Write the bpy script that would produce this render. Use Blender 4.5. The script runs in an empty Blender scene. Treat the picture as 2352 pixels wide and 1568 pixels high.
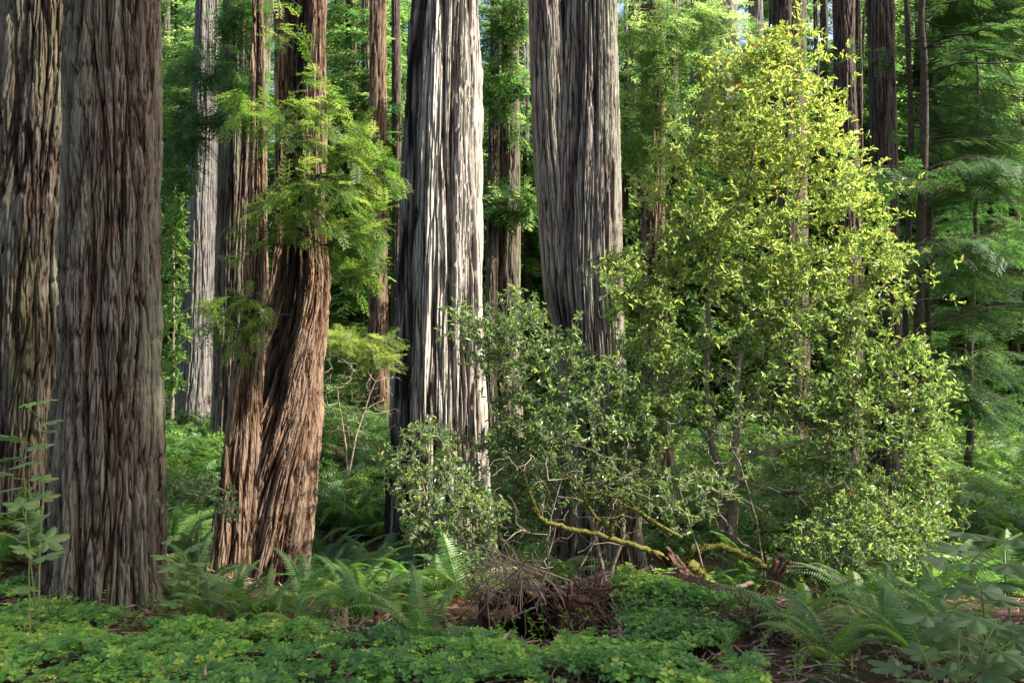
import bpy, math
import numpy as np

# ------------------------------------------------------------------ camera, sky, sun
S = bpy.context.scene
COL = S.collection
CAM_Z = 1.7
FP = 1846.0                      # focal length in units of the 2352 px wide view
cam_d = bpy.data.cameras.new('camera'); cam = bpy.data.objects.new('camera', cam_d); COL.objects.link(cam)
cam.location = (0, 0, CAM_Z); cam.rotation_euler = (math.radians(90), 0, 0)
cam_d.sensor_width = 36; cam_d.lens = 36 * FP / 2352; cam_d.clip_start = 0.05; cam_d.clip_end = 1000
S.camera = cam

SUN_AZ = math.radians(101)       # clockwise from +Y (the view direction): to the right, a little behind the camera
SUN_EL = math.radians(44)
sun_dir = np.array([math.sin(SUN_AZ) * math.cos(SUN_EL), math.cos(SUN_AZ) * math.cos(SUN_EL), math.sin(SUN_EL)])
W = bpy.data.worlds.new('World'); S.world = W; W.use_nodes = True
wn = W.node_tree.nodes; bg = wn['Background']
sky = wn.new('ShaderNodeTexSky'); sky.sky_type = 'NISHITA'; sky.sun_disc = False
sky.air_density = 1.0; sky.dust_density = 4.0; sky.ozone_density = 0.4; sky.sun_elevation = SUN_EL; sky.sun_rotation = SUN_AZ
W.node_tree.links.new(sky.outputs[0], bg.inputs[0]); bg.inputs[1].default_value = 0.115
sl = bpy.data.lights.new('sun', 'SUN'); sl.energy = 5.0; sl.angle = math.radians(0.55); sl.color = (1.0, 0.93, 0.80)
so = bpy.data.objects.new('sun', sl); COL.objects.link(so)
from mathutils import Vector
so.rotation_euler = Vector(tuple(sun_dir)).to_track_quat('Z', 'Y').to_euler(); so.location = (20, -10, 30)
S.view_settings.view_transform = 'Standard'; S.view_settings.look = 'None'
S.view_settings.exposure = 1.7; S.view_settings.gamma = 1.0
S.cycles.max_bounces = 7; S.cycles.diffuse_bounces = 4; S.cycles.glossy_bounces = 2
S.cycles.transmission_bounces = 4; S.cycles.transparent_max_bounces = 4
S.cycles.caustics_reflective = False; S.cycles.caustics_refractive = False

# ------------------------------------------------------------------ small maths
R_ = np.random.default_rng
def smooth(a, b, x):
    t = np.clip((x - a) / (b - a), 0, 1); return t * t * (3 - 2 * t)
def P(px, py, Y):                # a point seen at (px, py) of the 2352 x 1568 view, Y metres away
    return np.array([(px - 1176) / FP * Y, Y, CAM_Z - (py - 784) / FP * Y])
def nrm(v): return v / np.maximum(np.linalg.norm(v, axis=-1, keepdims=True), 1e-9)
def perlin(u, v, pu, seed):      # gradient noise, periodic in u with period pu
    g = R_(seed).random((64, 64)) * 2 * math.pi
    ui = np.floor(u).astype(int); vi = np.floor(v).astype(int); fu = u - ui; fv = v - vi
    def gr(a, b, x, y):
        an = g[(a % pu) % 64, (b + (a % pu) // 64 * 17) % 64]; return np.cos(an) * x + np.sin(an) * y
    su = fu * fu * fu * (fu * (fu * 6 - 15) + 10); sv = fv * fv * fv * (fv * (fv * 6 - 15) + 10)
    a = gr(ui, vi, fu, fv); b = gr(ui + 1, vi, fu - 1, fv); c = gr(ui, vi + 1, fu, fv - 1); d = gr(ui + 1, vi + 1, fu - 1, fv - 1)
    return (a + su * (b - a)) * (1 - sv) + (c + su * (d - c)) * sv
def n2(x, y, seed=1): return perlin(np.asarray(x, float) + 1000.3, np.asarray(y, float) + 1000.7, 64, seed)

# ------------------------------------------------------------------ ground height
PY = [-60, -5, 0, 3, 4, 5, 6, 7.5, 9, 10.5, 12, 14, 18, 22, 26, 35, 60, 160]
PL = [0.6, .4, .3, .05, 0, -.25, -.5, -.85, -1.15, -1.7, -2.1, -2.1, -1.2, -.3, .4, 1.5, 5, 24]
PR = [0.6, .4, .3, .05, 0, -.25, -.5, -.85, -1.2, -1.65, -2.1, -2.5, -2.3, -1.95, -1.7, -1.0, 1.2, 20]
def G(x, y, fine=True):
    x = np.asarray(x, float); y = np.asarray(y, float)
    t = smooth(-8, 2, x)
    z = np.interp(y, PY, PL) * (1 - t) + np.interp(y, PY, PR) * t
    def bump(cx, cy, sx, sy, a): return a * np.exp(-((x - cx) / sx) ** 2 / 2 - ((y - cy) / sy) ** 2 / 2)
    z = z + bump(-6.8, 10.5, 1.7, 2.0, 1.55) + bump(1.55, 7.2, .55, .6, .34) + bump(.22, 6.9, .36, .75, -.5)
    z = z + bump(2.4, 5.4, .8, .6, .12) + bump(1.2, 8.2, .7, .5, .25)
    if fine:
        z = z + .07 * n2(x * .7, y * .7, 3) + .03 * n2(x * 2.3, y * 2.3, 4)
        z = z + 1.2 * n2(x * .06, y * .06, 5) * smooth(25, 60, y)
    return z
def proj(p):                     # world -> view units
    p = np.atleast_2d(p); Y = np.maximum(p[:, 1], .01)
    return 1176 + p[:, 0] / Y * FP, 784 - (p[:, 2] - CAM_Z) / Y * FP
def inpoly(px, py, poly):
    poly = np.asarray(poly, float); r = np.zeros(len(px), bool); j = len(poly) - 1
    for i in range(len(poly)):
        xi, yi = poly[i]; xj, yj = poly[j]
        c = ((yi > py) != (yj > py)) & (px < (xj - xi) * (py - yi) / (yj - yi + 1e-12) + xi); r ^= c; j = i
    return r
def edge_dist(px, py, poly):
    poly = np.asarray(poly, float); d = np.full(len(px), 1e9)
    for i in range(len(poly)):
        a = poly[i - 1]; b = poly[i]; ab = b - a
        t = np.clip(((px - a[0]) * ab[0] + (py - a[1]) * ab[1]) / (ab @ ab + 1e-9), 0, 1)
        d = np.minimum(d, np.hypot(px - a[0] - t * ab[0], py - a[1] - t * ab[1]))
    return d

# ------------------------------------------------------------------ mesh building
class MB:
    def __init__(s): s.v = []; s.f = []; s.n = 0; s.a = []; s.m = []
    def add(s, V, F, var=0.0, mat=0):
        V = np.asarray(V, float); F = np.asarray(F, int)
        if len(V) == 0: return s
        s.v.append(V); s.f.append(F + s.n); s.n += len(V)
        s.a.append(np.broadcast_to(np.asarray(var, float), (len(V),)).copy()); s.m.append(np.full(len(F), mat))
        return s
    def tube(s, pts, rad, k=5, var=0.0, mat=0, jit=0, seed=0, cap=True):
        pts = np.asarray(pts, float); n = len(pts); rad = np.broadcast_to(np.asarray(rad, float), (n,))
        t = nrm(np.gradient(pts, axis=0)); a = np.where(np.abs(t[:, 2:3]) > .9, np.array([[1., 0, 0]]), np.array([[0, 0, 1.]]))
        a = np.broadcast_to(a[n // 2], t.shape); u = nrm(np.cross(t, a)); w = np.cross(t, u)
        th = np.arange(k) / k * 2 * math.pi
        rg_ = R_(seed); rr = rad[:, None] * (1 + (jit * (.8 * (rg_.random((1, k)) - .5) + .45 * (rg_.random((n, k)) - .5) + .35 * (rg_.random((n, 1)) - .5)) if jit else 0)) * np.ones((n, k))
        V = pts[:, None] + rr[..., None] * (np.cos(th)[None, :, None] * u[:, None] + np.sin(th)[None, :, None] * w[:, None])
        i = np.arange(n - 1)[:, None] * k; j = np.arange(k)[None]; j2 = (j + 1) % k
        F = np.stack([i + j, i + j2, i + k + j2, i + k + j], -1).reshape(-1, 4)
        V = V.reshape(-1, 3)
        s.add(V, F, var, mat)
        if cap and k > 4:
            c = len(V); VV = np.vstack([V[-k:], pts[-1:] + t[-1:] * rad[-1] * .3]); FF = np.stack([np.arange(k), (np.arange(k) + 1) % k, np.full(k, k)], -1)
            s.add(VV, FF, var, mat)
        return s
    def build(s, name, mats, parent=None, base=(0, 0, 0), attrs=None, smooth_=True):
        V = np.concatenate(s.v) - np.asarray(base, float); me = bpy.data.meshes.new(name)
        me.vertices.add(len(V)); me.vertices.foreach_set('co', V.astype(np.float32).ravel())
        ks = np.concatenate([np.full(len(f), f.shape[1]) for f in s.f]); loops = np.concatenate([f.ravel() for f in s.f])
        me.loops.add(len(loops)); me.loops.foreach_set('vertex_index', loops.astype(np.int32))
        me.polygons.add(len(ks)); me.polygons.foreach_set('loop_start', (np.cumsum(ks) - ks).astype(np.int32))
        me.polygons.foreach_set('material_index', np.concatenate(s.m).astype(np.int32))
        me.polygons.foreach_set('use_smooth', np.full(len(ks), smooth_))
        at = me.attributes.new('var', 'FLOAT', 'POINT'); at.data.foreach_set('value', np.concatenate(s.a).astype(np.float32))
        for kk, vv in (attrs or {}).items():
            at = me.attributes.new(kk, 'FLOAT', 'POINT'); at.data.foreach_set('value', np.asarray(vv, np.float32))
        for m in (mats if isinstance(mats, (list, tuple)) else [mats]): me.materials.append(m)
        me.update(calc_edges=True); me.validate()
        o = bpy.data.objects.new(name, me); COL.objects.link(o)
        if parent is not None: o.parent = parent
        return o
def tag(o, label=None, cat=None, group=None, kind=None):
    if label: o['label'] = label
    if cat: o['category'] = cat
    if group: o['group'] = group
    if kind: o['kind'] = kind
    return o
def thing(name, label, cat, loc=(0, 0, 0), group=None, rz=0, sc=1):
    o = bpy.data.objects.new(name, None); COL.objects.link(o); o.location = tuple(float(c) for c in loc)
    o.rotation_euler = (0, 0, rz); o.scale = (sc, sc, sc); o.empty_display_size = .1
    return tag(o, label, cat, group)
def dup(root, loc, rz, sc, label, group=None):
    r = root.copy(); COL.objects.link(r); r.location = tuple(float(c) for c in loc); r.rotation_euler = (0, 0, rz); r.scale = (sc, sc, sc)
    r['label'] = label
    if group: r['group'] = group
    for ch in list(root.children):
        c = ch.copy(); COL.objects.link(c); c.parent = r
    return r
def frames(d, up):               # rows: side, forward, normal
    d = nrm(np.asarray(d, float)); up = np.broadcast_to(np.asarray(up, float), d.shape)
    s = nrm(np.cross(d, up)); n = np.cross(s, d); return np.stack([s, d, n], 1)
def scatter(mb, T, F, pos, Rm, sc, var, mat=0):
    pos = np.asarray(pos, float); N = len(pos)
    if N == 0: return
    sc = np.broadcast_to(np.asarray(sc, float), (N,))
    V = np.einsum('vk,nkj->nvj', T, Rm) * sc[:, None, None] + pos[:, None]
    FF = (F[None] + (np.arange(N) * len(T))[:, None, None]).reshape(-1, F.shape[1])
    mb.add(V.reshape(-1, 3), FF, np.repeat(np.broadcast_to(var, (N,)), len(T)), mat)
def jitdir(rng, n, amt): return rng.normal(0, amt, (n, 3))

# ------------------------------------------------------------------ materials
def new_mat(name):
    m = bpy.data.materials.new(name); m.use_nodes = True; nt = m.node_tree; nt.nodes.clear()
    return m, nt, nt.nodes, nt.links
def ramp(nt, stops, fac):
    r = nt.nodes.new('ShaderNodeValToRGB'); e = r.color_ramp.elements
    while len(e) < len(stops): e.new(.5)
    for i, (p, c) in enumerate(stops): e[i].position = p; e[i].color = (*c, 1)
    nt.links.new(fac, r.inputs[0]); return r.outputs[0]
def noise(nt, scale, detail=4, rough=.55, vec=None, sc3=None):
    n = nt.nodes.new('ShaderNodeTexNoise'); n.inputs['Scale'].default_value = scale
    n.inputs['Detail'].default_value = detail; n.inputs['Roughness'].default_value = rough
    g = nt.nodes.new('ShaderNodeNewGeometry'); mp = nt.nodes.new('ShaderNodeMapping')
    nt.links.new(g.outputs['Position'], mp.inputs[0]); nt.links.new(mp.outputs[0], n.inputs['Vector'])
    if sc3: mp.inputs['Scale'].default_value = sc3
    return n.outputs['Fac']
def mathn(nt, op, a, b):
    m = nt.nodes.new('ShaderNodeMath'); m.operation = op
    for i, x in enumerate((a, b)):
        if isinstance(x, (int, float)): m.inputs[i].default_value = x
        else: nt.links.new(x, m.inputs[i])
    return m.outputs[0]
def mixc(nt, f, a, b):
    m = nt.nodes.new('ShaderNodeMix'); m.data_type = 'RGBA'
    for i, x in ((0, f), (6, a), (7, b)):
        if isinstance(x, (int, float)): m.inputs[i].default_value = x
        elif isinstance(x, tuple): m.inputs[i].default_value = (*x, 1)
        else: nt.links.new(x, m.inputs[i])
    return m.outputs[2]
def attr(nt, name):
    a = nt.nodes.new('ShaderNodeAttribute'); a.attribute_name = name; return a.outputs['Fac']
def finish(nt, col, rough=.8, spec=.2, bump=None, bstr=.5, bdist=.01, trans=None, tamt=.4):
    b = nt.nodes.new('ShaderNodeBsdfPrincipled'); out = nt.nodes.new('ShaderNodeOutputMaterial')
    if isinstance(col, tuple): b.inputs['Base Color'].default_value = (*col, 1)
    else: nt.links.new(col, b.inputs['Base Color'])
    b.inputs['Roughness'].default_value = rough; b.inputs['Specular IOR Level'].default_value = spec
    if bump is not None:
        bp = nt.nodes.new('ShaderNodeBump'); bp.inputs['Strength'].default_value = bstr; bp.inputs['Distance'].default_value = bdist
        nt.links.new(bump, bp.inputs['Height']); nt.links.new(bp.outputs[0], b.inputs['Normal'])
    sh = b.outputs[0]
    if trans is not None:
        t = nt.nodes.new('ShaderNodeBsdfTranslucent')
        if isinstance(trans, tuple): t.inputs[0].default_value = (*trans, 1)
        else: nt.links.new(trans, t.inputs[0])
        mx = nt.nodes.new('ShaderNodeMixShader'); mx.inputs[0].default_value = tamt
        nt.links.new(sh, mx.inputs[1]); nt.links.new(t.outputs[0], mx.inputs[2]); sh = mx.outputs[0]
    nt.links.new(sh, out.inputs[0])
def leaf_mat(name, stops, tstops, rough=.45, spec=.4, tamt=.4):
    m, nt, N, L = new_mat(name); v = attr(nt, 'var')
    info = N.new('ShaderNodeObjectInfo'); v = mathn(nt, 'ADD', v, mathn(nt, 'MULTIPLY', mathn(nt, 'SUBTRACT', info.outputs['Random'], .5), .15))
    finish(nt, ramp(nt, stops, v), rough, spec, trans=ramp(nt, tstops, v), tamt=tamt); return m
def bark_mat(name, inner, mid, outer, lichen=(.20, .22, .15), lamt=.5, rough=.9, bump=.6, fine=38):
    m, nt, N, L = new_mat(name); h = attr(nt, 'h')
    f1 = noise(nt, 1.0, 6, .65, sc3=(fine, fine, fine * .07)); f2 = noise(nt, 1.0, 3, .5, sc3=(2.2, 2.2, .5))
    f3 = noise(nt, 1.0, 7, .75, sc3=(13, 13, 2.6))
    f6 = noise(nt, 1.0, 5, .7, sc3=(fine * 3, fine * 3, fine * .35)); f1 = mathn(nt, 'ADD', mathn(nt, 'MULTIPLY', f1, .65), mathn(nt, 'MULTIPLY', f6, .35))
    hh = mathn(nt, 'ADD', h, mathn(nt, 'MULTIPLY', mathn(nt, 'SUBTRACT', f1, .5), 1.3))
    hh = mathn(nt, 'ADD', hh, mathn(nt, 'MULTIPLY', mathn(nt, 'SUBTRACT', f3, .5), .95))
    col = ramp(nt, [(.12, inner), (.5, mid), (.92, outer)], hh)
    f5 = noise(nt, 1.0, 4, .6, sc3=(fine * .8, fine * .8, fine * .03)); col = mixc(nt, ramp(nt, [(.40, (1, 1, 1)), (.48, (0, 0, 0))], f5), col, inner)
    lf = ramp(nt, [(.42, (0, 0, 0)), (.66, (1, 1, 1))], f2)
    lf = mathn(nt, 'MULTIPLY', lf, mathn(nt, 'MULTIPLY', ramp(nt, [(.5, (0, 0, 0)), (.85, (1, 1, 1))], hh), lamt))
    col = mixc(nt, lf, col, lichen)
    ch = attr(nt, 'char_shade'); col = mixc(nt, ch, col, (.012, .010, .009))
    mo = attr(nt, 'moss'); mm = mathn(nt, 'MULTIPLY', mo, ramp(nt, [(.4, (0, 0, 0)), (.6, (1, 1, 1))], f3)); col = mixc(nt, mm, col, (.09, .10, .02))
    finish(nt, col, rough, .12, bump=mathn(nt, 'ADD', f1, mathn(nt, 'MULTIPLY', f3, .6)), bstr=bump, bdist=.035); return m

M = {}
M['bark_warm'] = bark_mat('bark_warm_brown', (.012, .006, .004), (.062, .040, .030), (.165, .135, .105), (.15, .165, .115), .7)
M['bark_red'] = bark_mat('bark_red_brown', (.014, .005, .003), (.065, .031, .019), (.23, .155, .11), (.20, .185, .13), .3)
M['bark_white'] = bark_mat('bark_pale', (.014, .008, .006), (.15, .11, .088), (.43, .395, .35), (.33, .33, .27), .35, fine=26)
M['bark_pale'] = bark_mat('bark_grey_pink', (.016, .009, .007), (.11, .08, .068), (.26, .226, .198), (.26, .275, .205), .7)
M['bark_grey'] = bark_mat('bark_grey', (.04, .03, .026), (.11, .097, .09), (.20, .187, .178), (.17, .18, .16), .3)
M['bark_dark'] = bark_mat('bark_dark', (.018, .010, .008), (.055, .038, .030), (.12, .095, .08), (.10, .11, .08), .4)
def simple_bark(name, a, b, c, sc=14):
    m, nt, N, L = new_mat(name); f = noise(nt, 1, 5, .6, sc3=(sc, sc, sc)); v = attr(nt, 'var')
    finish(nt, ramp(nt, [(.25, a), (.5, b), (.75, c)], mathn(nt, 'ADD', f, mathn(nt, 'MULTIPLY', v, .25))), .85, .15, bump=f, bstr=.5); return m
M['twig'] = simple_bark('twig_bark', (.05, .035, .022), (.13, .10, .07), (.24, .20, .15))
M['twig_dark'] = simple_bark('dark_twig_bark', (.02, .013, .01), (.045, .033, .026), (.08, .065, .05))
M['twig_pale'] = simple_bark('pale_twig_bark', (.12, .085, .06), (.26, .20, .15), (.40, .33, .26))
M['moss'] = simple_bark('moss', (.018, .018, .005), (.055, .055, .010), (.125, .120, .025), 60)
M['rotten'] = simple_bark('rotten_wood', (.010, .005, .003), (.040, .020, .012), (.12, .065, .04), 30)
M['litterwood'] = simple_bark('dead_wood', (.045, .028, .02), (.12, .075, .055), (.24, .17, .13), 22)
M['stem'] = simple_bark('green_stem', (.07, .085, .03), (.13, .15, .05), (.20, .20, .08), 10)
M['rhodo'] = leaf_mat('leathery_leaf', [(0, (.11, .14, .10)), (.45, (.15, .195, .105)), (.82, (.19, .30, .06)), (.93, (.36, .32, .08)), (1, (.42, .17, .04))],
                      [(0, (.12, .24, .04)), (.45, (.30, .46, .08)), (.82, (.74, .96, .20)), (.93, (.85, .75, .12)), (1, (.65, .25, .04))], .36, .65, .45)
M['needle'] = leaf_mat('redwood_needles', [(0, (.03, .07, .012)), (.5, (.075, .13, .028)), (1, (.20, .24, .06))],
                       [(0, (.14, .34, .03)), (.5, (.34, .52, .08)), (1, (.66, .76, .16))], .5, .3, .45)
M['needle_dark'] = leaf_mat('hemlock_needles', [(0, (.018, .05, .018)), (.5, (.04, .095, .03)), (1, (.09, .16, .04))],
                            [(0, (.07, .20, .05)), (.5, (.14, .36, .07)), (1, (.32, .52, .09))], .5, .25, .35)
M['needle_far'] = leaf_mat('far_needles', [(0, (.012, .04, .012)), (.5, (.05, .11, .03)), (1, (.17, .24, .06))],
                           [(0, (.06, .20, .04)), (.5, (.26, .48, .11)), (1, (.62, .80, .22))], .55, .2, .45)
M['fern'] = leaf_mat('fern_green', [(0, (.035, .085, .025)), (.45, (.075, .155, .04)), (.8, (.15, .23, .055)), (.93, (.22, .11, .05)), (1, (.20, .08, .04))],
                     [(0, (.10, .28, .05)), (.45, (.22, .46, .07)), (.8, (.42, .6, .1)), (.93, (.3, .15, .06)), (1, (.25, .1, .05))], .45, .35, .35)
M['sorrel'] = leaf_mat('sorrel_green', [(0, (.035, .085, .026)), (.45, (.075, .18, .035)), (.85, (.17, .32, .045)), (1, (.34, .40, .06))],
                       [(0, (.10, .28, .05)), (.45, (.20, .50, .06)), (.85, (.40, .72, .08)), (1, (.65, .75, .1))], .5, .3, .35)
M['broad'] = leaf_mat('broad_leaf', [(0, (.09, .15, .05)), (.5, (.13, .20, .065)), (.85, (.14, .21, .07)), (1, (.14, .30, .03))],
                      [(0, (.10, .24, .06)), (.5, (.15, .36, .07)), (.85, (.3, .5, .09)), (1, (.35, .7, .05))], .5, .35, .3)
M['grass'] = leaf_mat('grass_green', [(0, (.05, .13, .02)), (1, (.20, .32, .04))], [(0, (.15, .4, .03)), (1, (.45, .65, .06))], .5, .3, .4)
m, nt, N, L = new_mat('forest_soil'); f = noise(nt, 1, 8, .7, sc3=(7, 7, 7)); f2 = noise(nt, 1, 4, .6, sc3=(60, 60, 60)); f3 = noise(nt, 1, 3, .6, sc3=(.9, .9, .9))
c = ramp(nt, [(.3, (.018, .011, .007)), (.5, (.05, .028, .018)), (.68, (.12, .065, .04))], mathn(nt, 'ADD', mathn(nt, 'MULTIPLY', f, .5), mathn(nt, 'MULTIPLY', f2, .5)))
c = mixc(nt, ramp(nt, [(.5, (0, 0, 0)), (.62, (1, 1, 1))], f3), c, (.025, .045, .012))
finish(nt, c, .95, .1, bump=mathn(nt, 'ADD', f, f2), bstr=.8, bdist=.03); M['soil'] = m

# ------------------------------------------------------------------ ground
def build_ground():
    yy = np.concatenate([np.linspace(-60, 2, 25), np.arange(2.1, 12, .07), 12 * (170 / 12) ** np.linspace(0, 1, 170)])
    t = np.linspace(-1, 1, 301); V = []
    hw = np.where(yy < 3, 70, np.interp(yy, [3, 12, 60, 170], [20, 30, 90, 150]))
    X = hw[:, None] * (.12 * t + .88 * t ** 3)[None]; Y = np.repeat(yy[:, None], 301, 1)
    Z = G(X, Y); V = np.stack([X, Y, Z], -1).reshape(-1, 3)
    i = np.arange(len(yy) - 1)[:, None] * 301; j = np.arange(300)[None]
    F = np.stack([i + j, i + j + 1, i + 302 + j, i + 301 + j], -1).reshape(-1, 4)
    o = MB().add(V, F).build('ground', M['soil']); tag(o, 'reddish brown forest floor of soil and needle litter', 'ground', kind='structure')
build_ground()

# ------------------------------------------------------------------ redwood trunks
def trunk_mesh(name, secs, Y, mat, parent, base, nt_=300, dz=.02, F1=18, fz1=.9, F2=46, fz2=2.2, depth=.05, lobes=(3, .05), twist=0, twz=None,
               dents=(), moss=0, seed=1, ztop=34, w1=.22, extra=.0, Yb=None, flare=0, flute=0, warp=1.0):
    secs = sorted(secs, key=lambda s: -s[0])
    zs = np.array([CAM_Z - (s[0] - 784) / FP * Y for s in secs]); cx = np.array([((s[1] + s[2]) / 2 - 1176) / FP * Y for s in secs]); rr = np.array([(s[2] - s[1]) / 2 / FP * Y for s in secs])
    z0 = zs[0] - .5; zv = CAM_Z + 800 / FP * Y
    z = np.concatenate([np.arange(z0, zv, dz), np.linspace(zv, ztop, 24)])
    from_top = np.clip((z - zs[-1]) / (ztop - zs[-1]), 0, 1)
    c = np.interp(z, zs, cx); r = np.interp(z, zs, rr)
    k = max(3, int(.6 / dz)); ker = np.hanning(k + 2)[1:-1]; ker /= ker.sum()
    sm = lambda a: np.convolve(np.pad(a, (k // 2, k - 1 - k // 2), 'edge'), ker, 'valid')
    c = sm(c); r = sm(r) * (1 - .35 * from_top)
    th = np.arange(nt_) / nt_ * 2 * math.pi - math.pi
    TH, Z = np.meshgrid(th, z); tw = np.interp(z, *twz)[:, None] if twz is not None else twist * Z
    U = (TH - tw) / (2 * math.pi) % 1.0
    lo = (Z - z0)
    wr = warp * (.55 * perlin(U * 6, Z * .35, 6, seed + 9) + .22 * perlin(U * 16, Z * 1.1, 16, seed + 10))
    a = np.abs(perlin(U * F1 + wr, Z * fz1, F1, seed)); b = np.abs(perlin(U * F2 + wr * 1.5, Z * fz2, F2, seed + 1)); cc = perlin(U * F2 * 2, Z * fz2 * 1.5, F2 * 2, seed + 2)
    g1 = .35 * smooth(0, .07, a) + .65 * smooth(0, w1, a); g2 = smooth(0, .13, b); plate = .5 + .9 * perlin(U * F1, Z * fz1 * .5, F1, seed + 5)
    e3 = np.abs(perlin(U * F1 * 5 + wr * 3, Z * fz2 * 1.7, F1 * 5, seed + 3)); g3 = smooth(0, .16, e3); cc2 = perlin(U * F1 * 9, Z * fz2 * 4, F1 * 9, seed + 4)
    fl1 = perlin(U * 27, Z * fz2 * 1.3, 27, seed + 6) + .5 * perlin(U * 61, Z * fz2 * 3, 61, seed + 7); fl1 = np.floor((fl1 + .5 * plate) * 4) / 4
    h = .16 * fl1 + .44 * g1 + .24 * g2 + .14 * g3 + .10 * np.clip(plate, 0, 1) + .06 * (.5 + cc) + .06 * cc2
    disp = -depth * (1 - h) * 1.6
    lob = sum(lobes[1] * np.sin(lobes[0] * q * 2 * math.pi * U + ph + .25 * Z * (q % 2)) / q for q, ph in ((1, seed), (2, seed * 2.1)))
    lob = lob + .03 * perlin(U * 5, Z * .3, 5, seed + 20)
    if flute:                                            # buttress folds that open towards the base
        fb = smooth(flute[1], flute[2], Z); lob = lob + flute[0] * fb * (np.abs(np.sin(U * math.pi * flute[3] + .8 * np.sin(Z * .5))) ** .6 - .6)
    char_shade = np.zeros_like(h); dd = np.zeros_like(h)  # black tint: burn scars, and shade painted on the central trunk
    for (t0, wd, za, zb, dp, char_shade_amt) in dents:
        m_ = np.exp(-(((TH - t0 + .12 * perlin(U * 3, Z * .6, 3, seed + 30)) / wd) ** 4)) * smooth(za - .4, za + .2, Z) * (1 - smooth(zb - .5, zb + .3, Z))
        dd += dp * m_; char_shade = np.maximum(char_shade, m_ * char_shade_amt * np.clip(.55 + 1.2 * perlin(U * 24, Z * .8, 24, seed + 31) + .3, 0, 1))
    Rr = r[:, None] * (1 + lob - dd) + disp
    yb = Y if Yb is None else Yb
    V = np.stack([c[:, None] + Rr * np.sin(TH), yb - Rr * np.cos(TH), Z], -1).reshape(-1, 3)
    n = nt_; i = np.arange(len(z) - 1)[:, None] * n; j = np.arange(n)[None]
    F = np.stack([i + j, i + (j + 1) % n, i + n + (j + 1) % n, i + n + j], -1).reshape(-1, 4)
    mo = (moss * np.clip(perlin(U * 7, Z * .5, 7, seed + 40) * 2.2 + .25 - .12 * lo, 0, 1))
    return MB().add(V, F).build(name, mat, parent, base, attrs={'h': h.ravel(), 'char_shade': char_shade.ravel(), 'moss': mo.ravel()})

def redwood(label, secs, Y, mat, group='tall redwood trunks', cat='redwood tree', **kw):
    s = max(secs, key=lambda q: q[0]); p = P((s[1] + s[2]) / 2, s[0], Y)
    t = thing('redwood_tree', label, cat, p, group)
    trunk_mesh('trunk', secs, Y, mat, t, p, **kw); return t, p

T1, T1p = redwood('huge brown shaggy redwood trunk, front one of the fused pair, standing in sorrel at left', [(0, 156, 364), (400, 156, 366), (800, 140, 369), (1100, 120, 371), (1300, 101, 373), (1400, 88, 382), (1440, 76, 398)], 7.5, M['bark_warm'],
    nt_=620, dz=.011, F1=20, fz1=.65, F2=54, fz2=1.7, depth=.088, lobes=(4, .03), seed=11, w1=.34, warp=.8, moss=.15, flute=(.05, 0.3, -.9, 9))
T1b, T1bp = redwood('wide brown redwood trunk at left edge, rear one of the fused pair, bare reddish streaks', [(0, 18, 210), (150, 6, 208), (400, -18, 200), (700, -40, 180), (1060, -62, 150), (1100, -70, 155)], 9.2, M['bark_warm'],
    nt_=480, dz=.016, F1=20, fz1=.55, F2=54, fz2=1.5, depth=.085, lobes=(4, .04), seed=23, w1=.26, moss=.6, flute=(.05, 1.5, 0, 8))
T2, T2p = redwood('slender pale grey redwood trunk standing above ferns behind the fused pair', [(0, 451, 503), (600, 426, 497), (800, 415, 494), (900, 406, 493), (945, 398, 500), (965, 390, 508)], 21.5, M['bark_grey'],
    nt_=200, dz=.035, F1=16, fz1=.25, F2=40, fz2=.8, warp=.4, depth=.06, lobes=(4, .06), seed=31)
T3, T3p = redwood('furrowed brown redwood trunk between the pale grey trunk and the twisted trunk', [(0, 515, 628), (300, 505, 610), (600, 497, 590), (900, 490, 575), (955, 485, 580)], 19.0, M['bark_warm'],
    nt_=260, dz=.032, F1=24, fz1=.2, F2=50, fz2=.7, warp=.5, depth=.09, lobes=(4, .04), seed=37, dents=[(.05, .3, 1.9, 2.9, .12, .9)])
T4, T4p = redwood('twisted red brown redwood with burnt hollow and leafy sprays on its trunk', [(0, 636, 757), (300, 632, 755), (500, 628, 752), (640, 618, 770), (720, 606, 762), (850, 572, 742), (1000, 540, 737), (1200, 515, 722), (1390, 490, 710), (1420, 484, 712)], 10.6, M['bark_red'],
    nt_=460, dz=.015, F1=17, fz1=.35, F2=50, fz2=1.0, depth=.12, lobes=(5, .05), seed=41, w1=.34, warp=.7, ztop=30, twz=([-3, 0, 2.2, 3, 30], [-1.3, -.45, .35, .45, .6]),
    dents=[(-.2, .5, 1.0, 9, .34, 1.0), (-.45, .26, -1.5, 1.2, .18, .9)], flute=(.07, .5, -1.2, 7))
trunk_mesh('side_trunk', [(0, 602, 632), (300, 600, 636), (500, 594, 642), (700, 582, 640), (900, 552, 626), (1100, 526, 622), (1250, 505, 618), (1320, 480, 625), (1340, 470, 630)], 10.6, M['bark_red'], T4, T4p,
    nt_=280, dz=.015, F1=10, fz1=.5, F2=28, fz2=1.4, depth=.07, w1=.32, lobes=(3, .05), seed=47, ztop=26, Yb=10.15, moss=.3, flute=(.10, .6, -1.2, 7), dents=[(-1.25, .55, -5, 1.0, .05, 1.0)])
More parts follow.
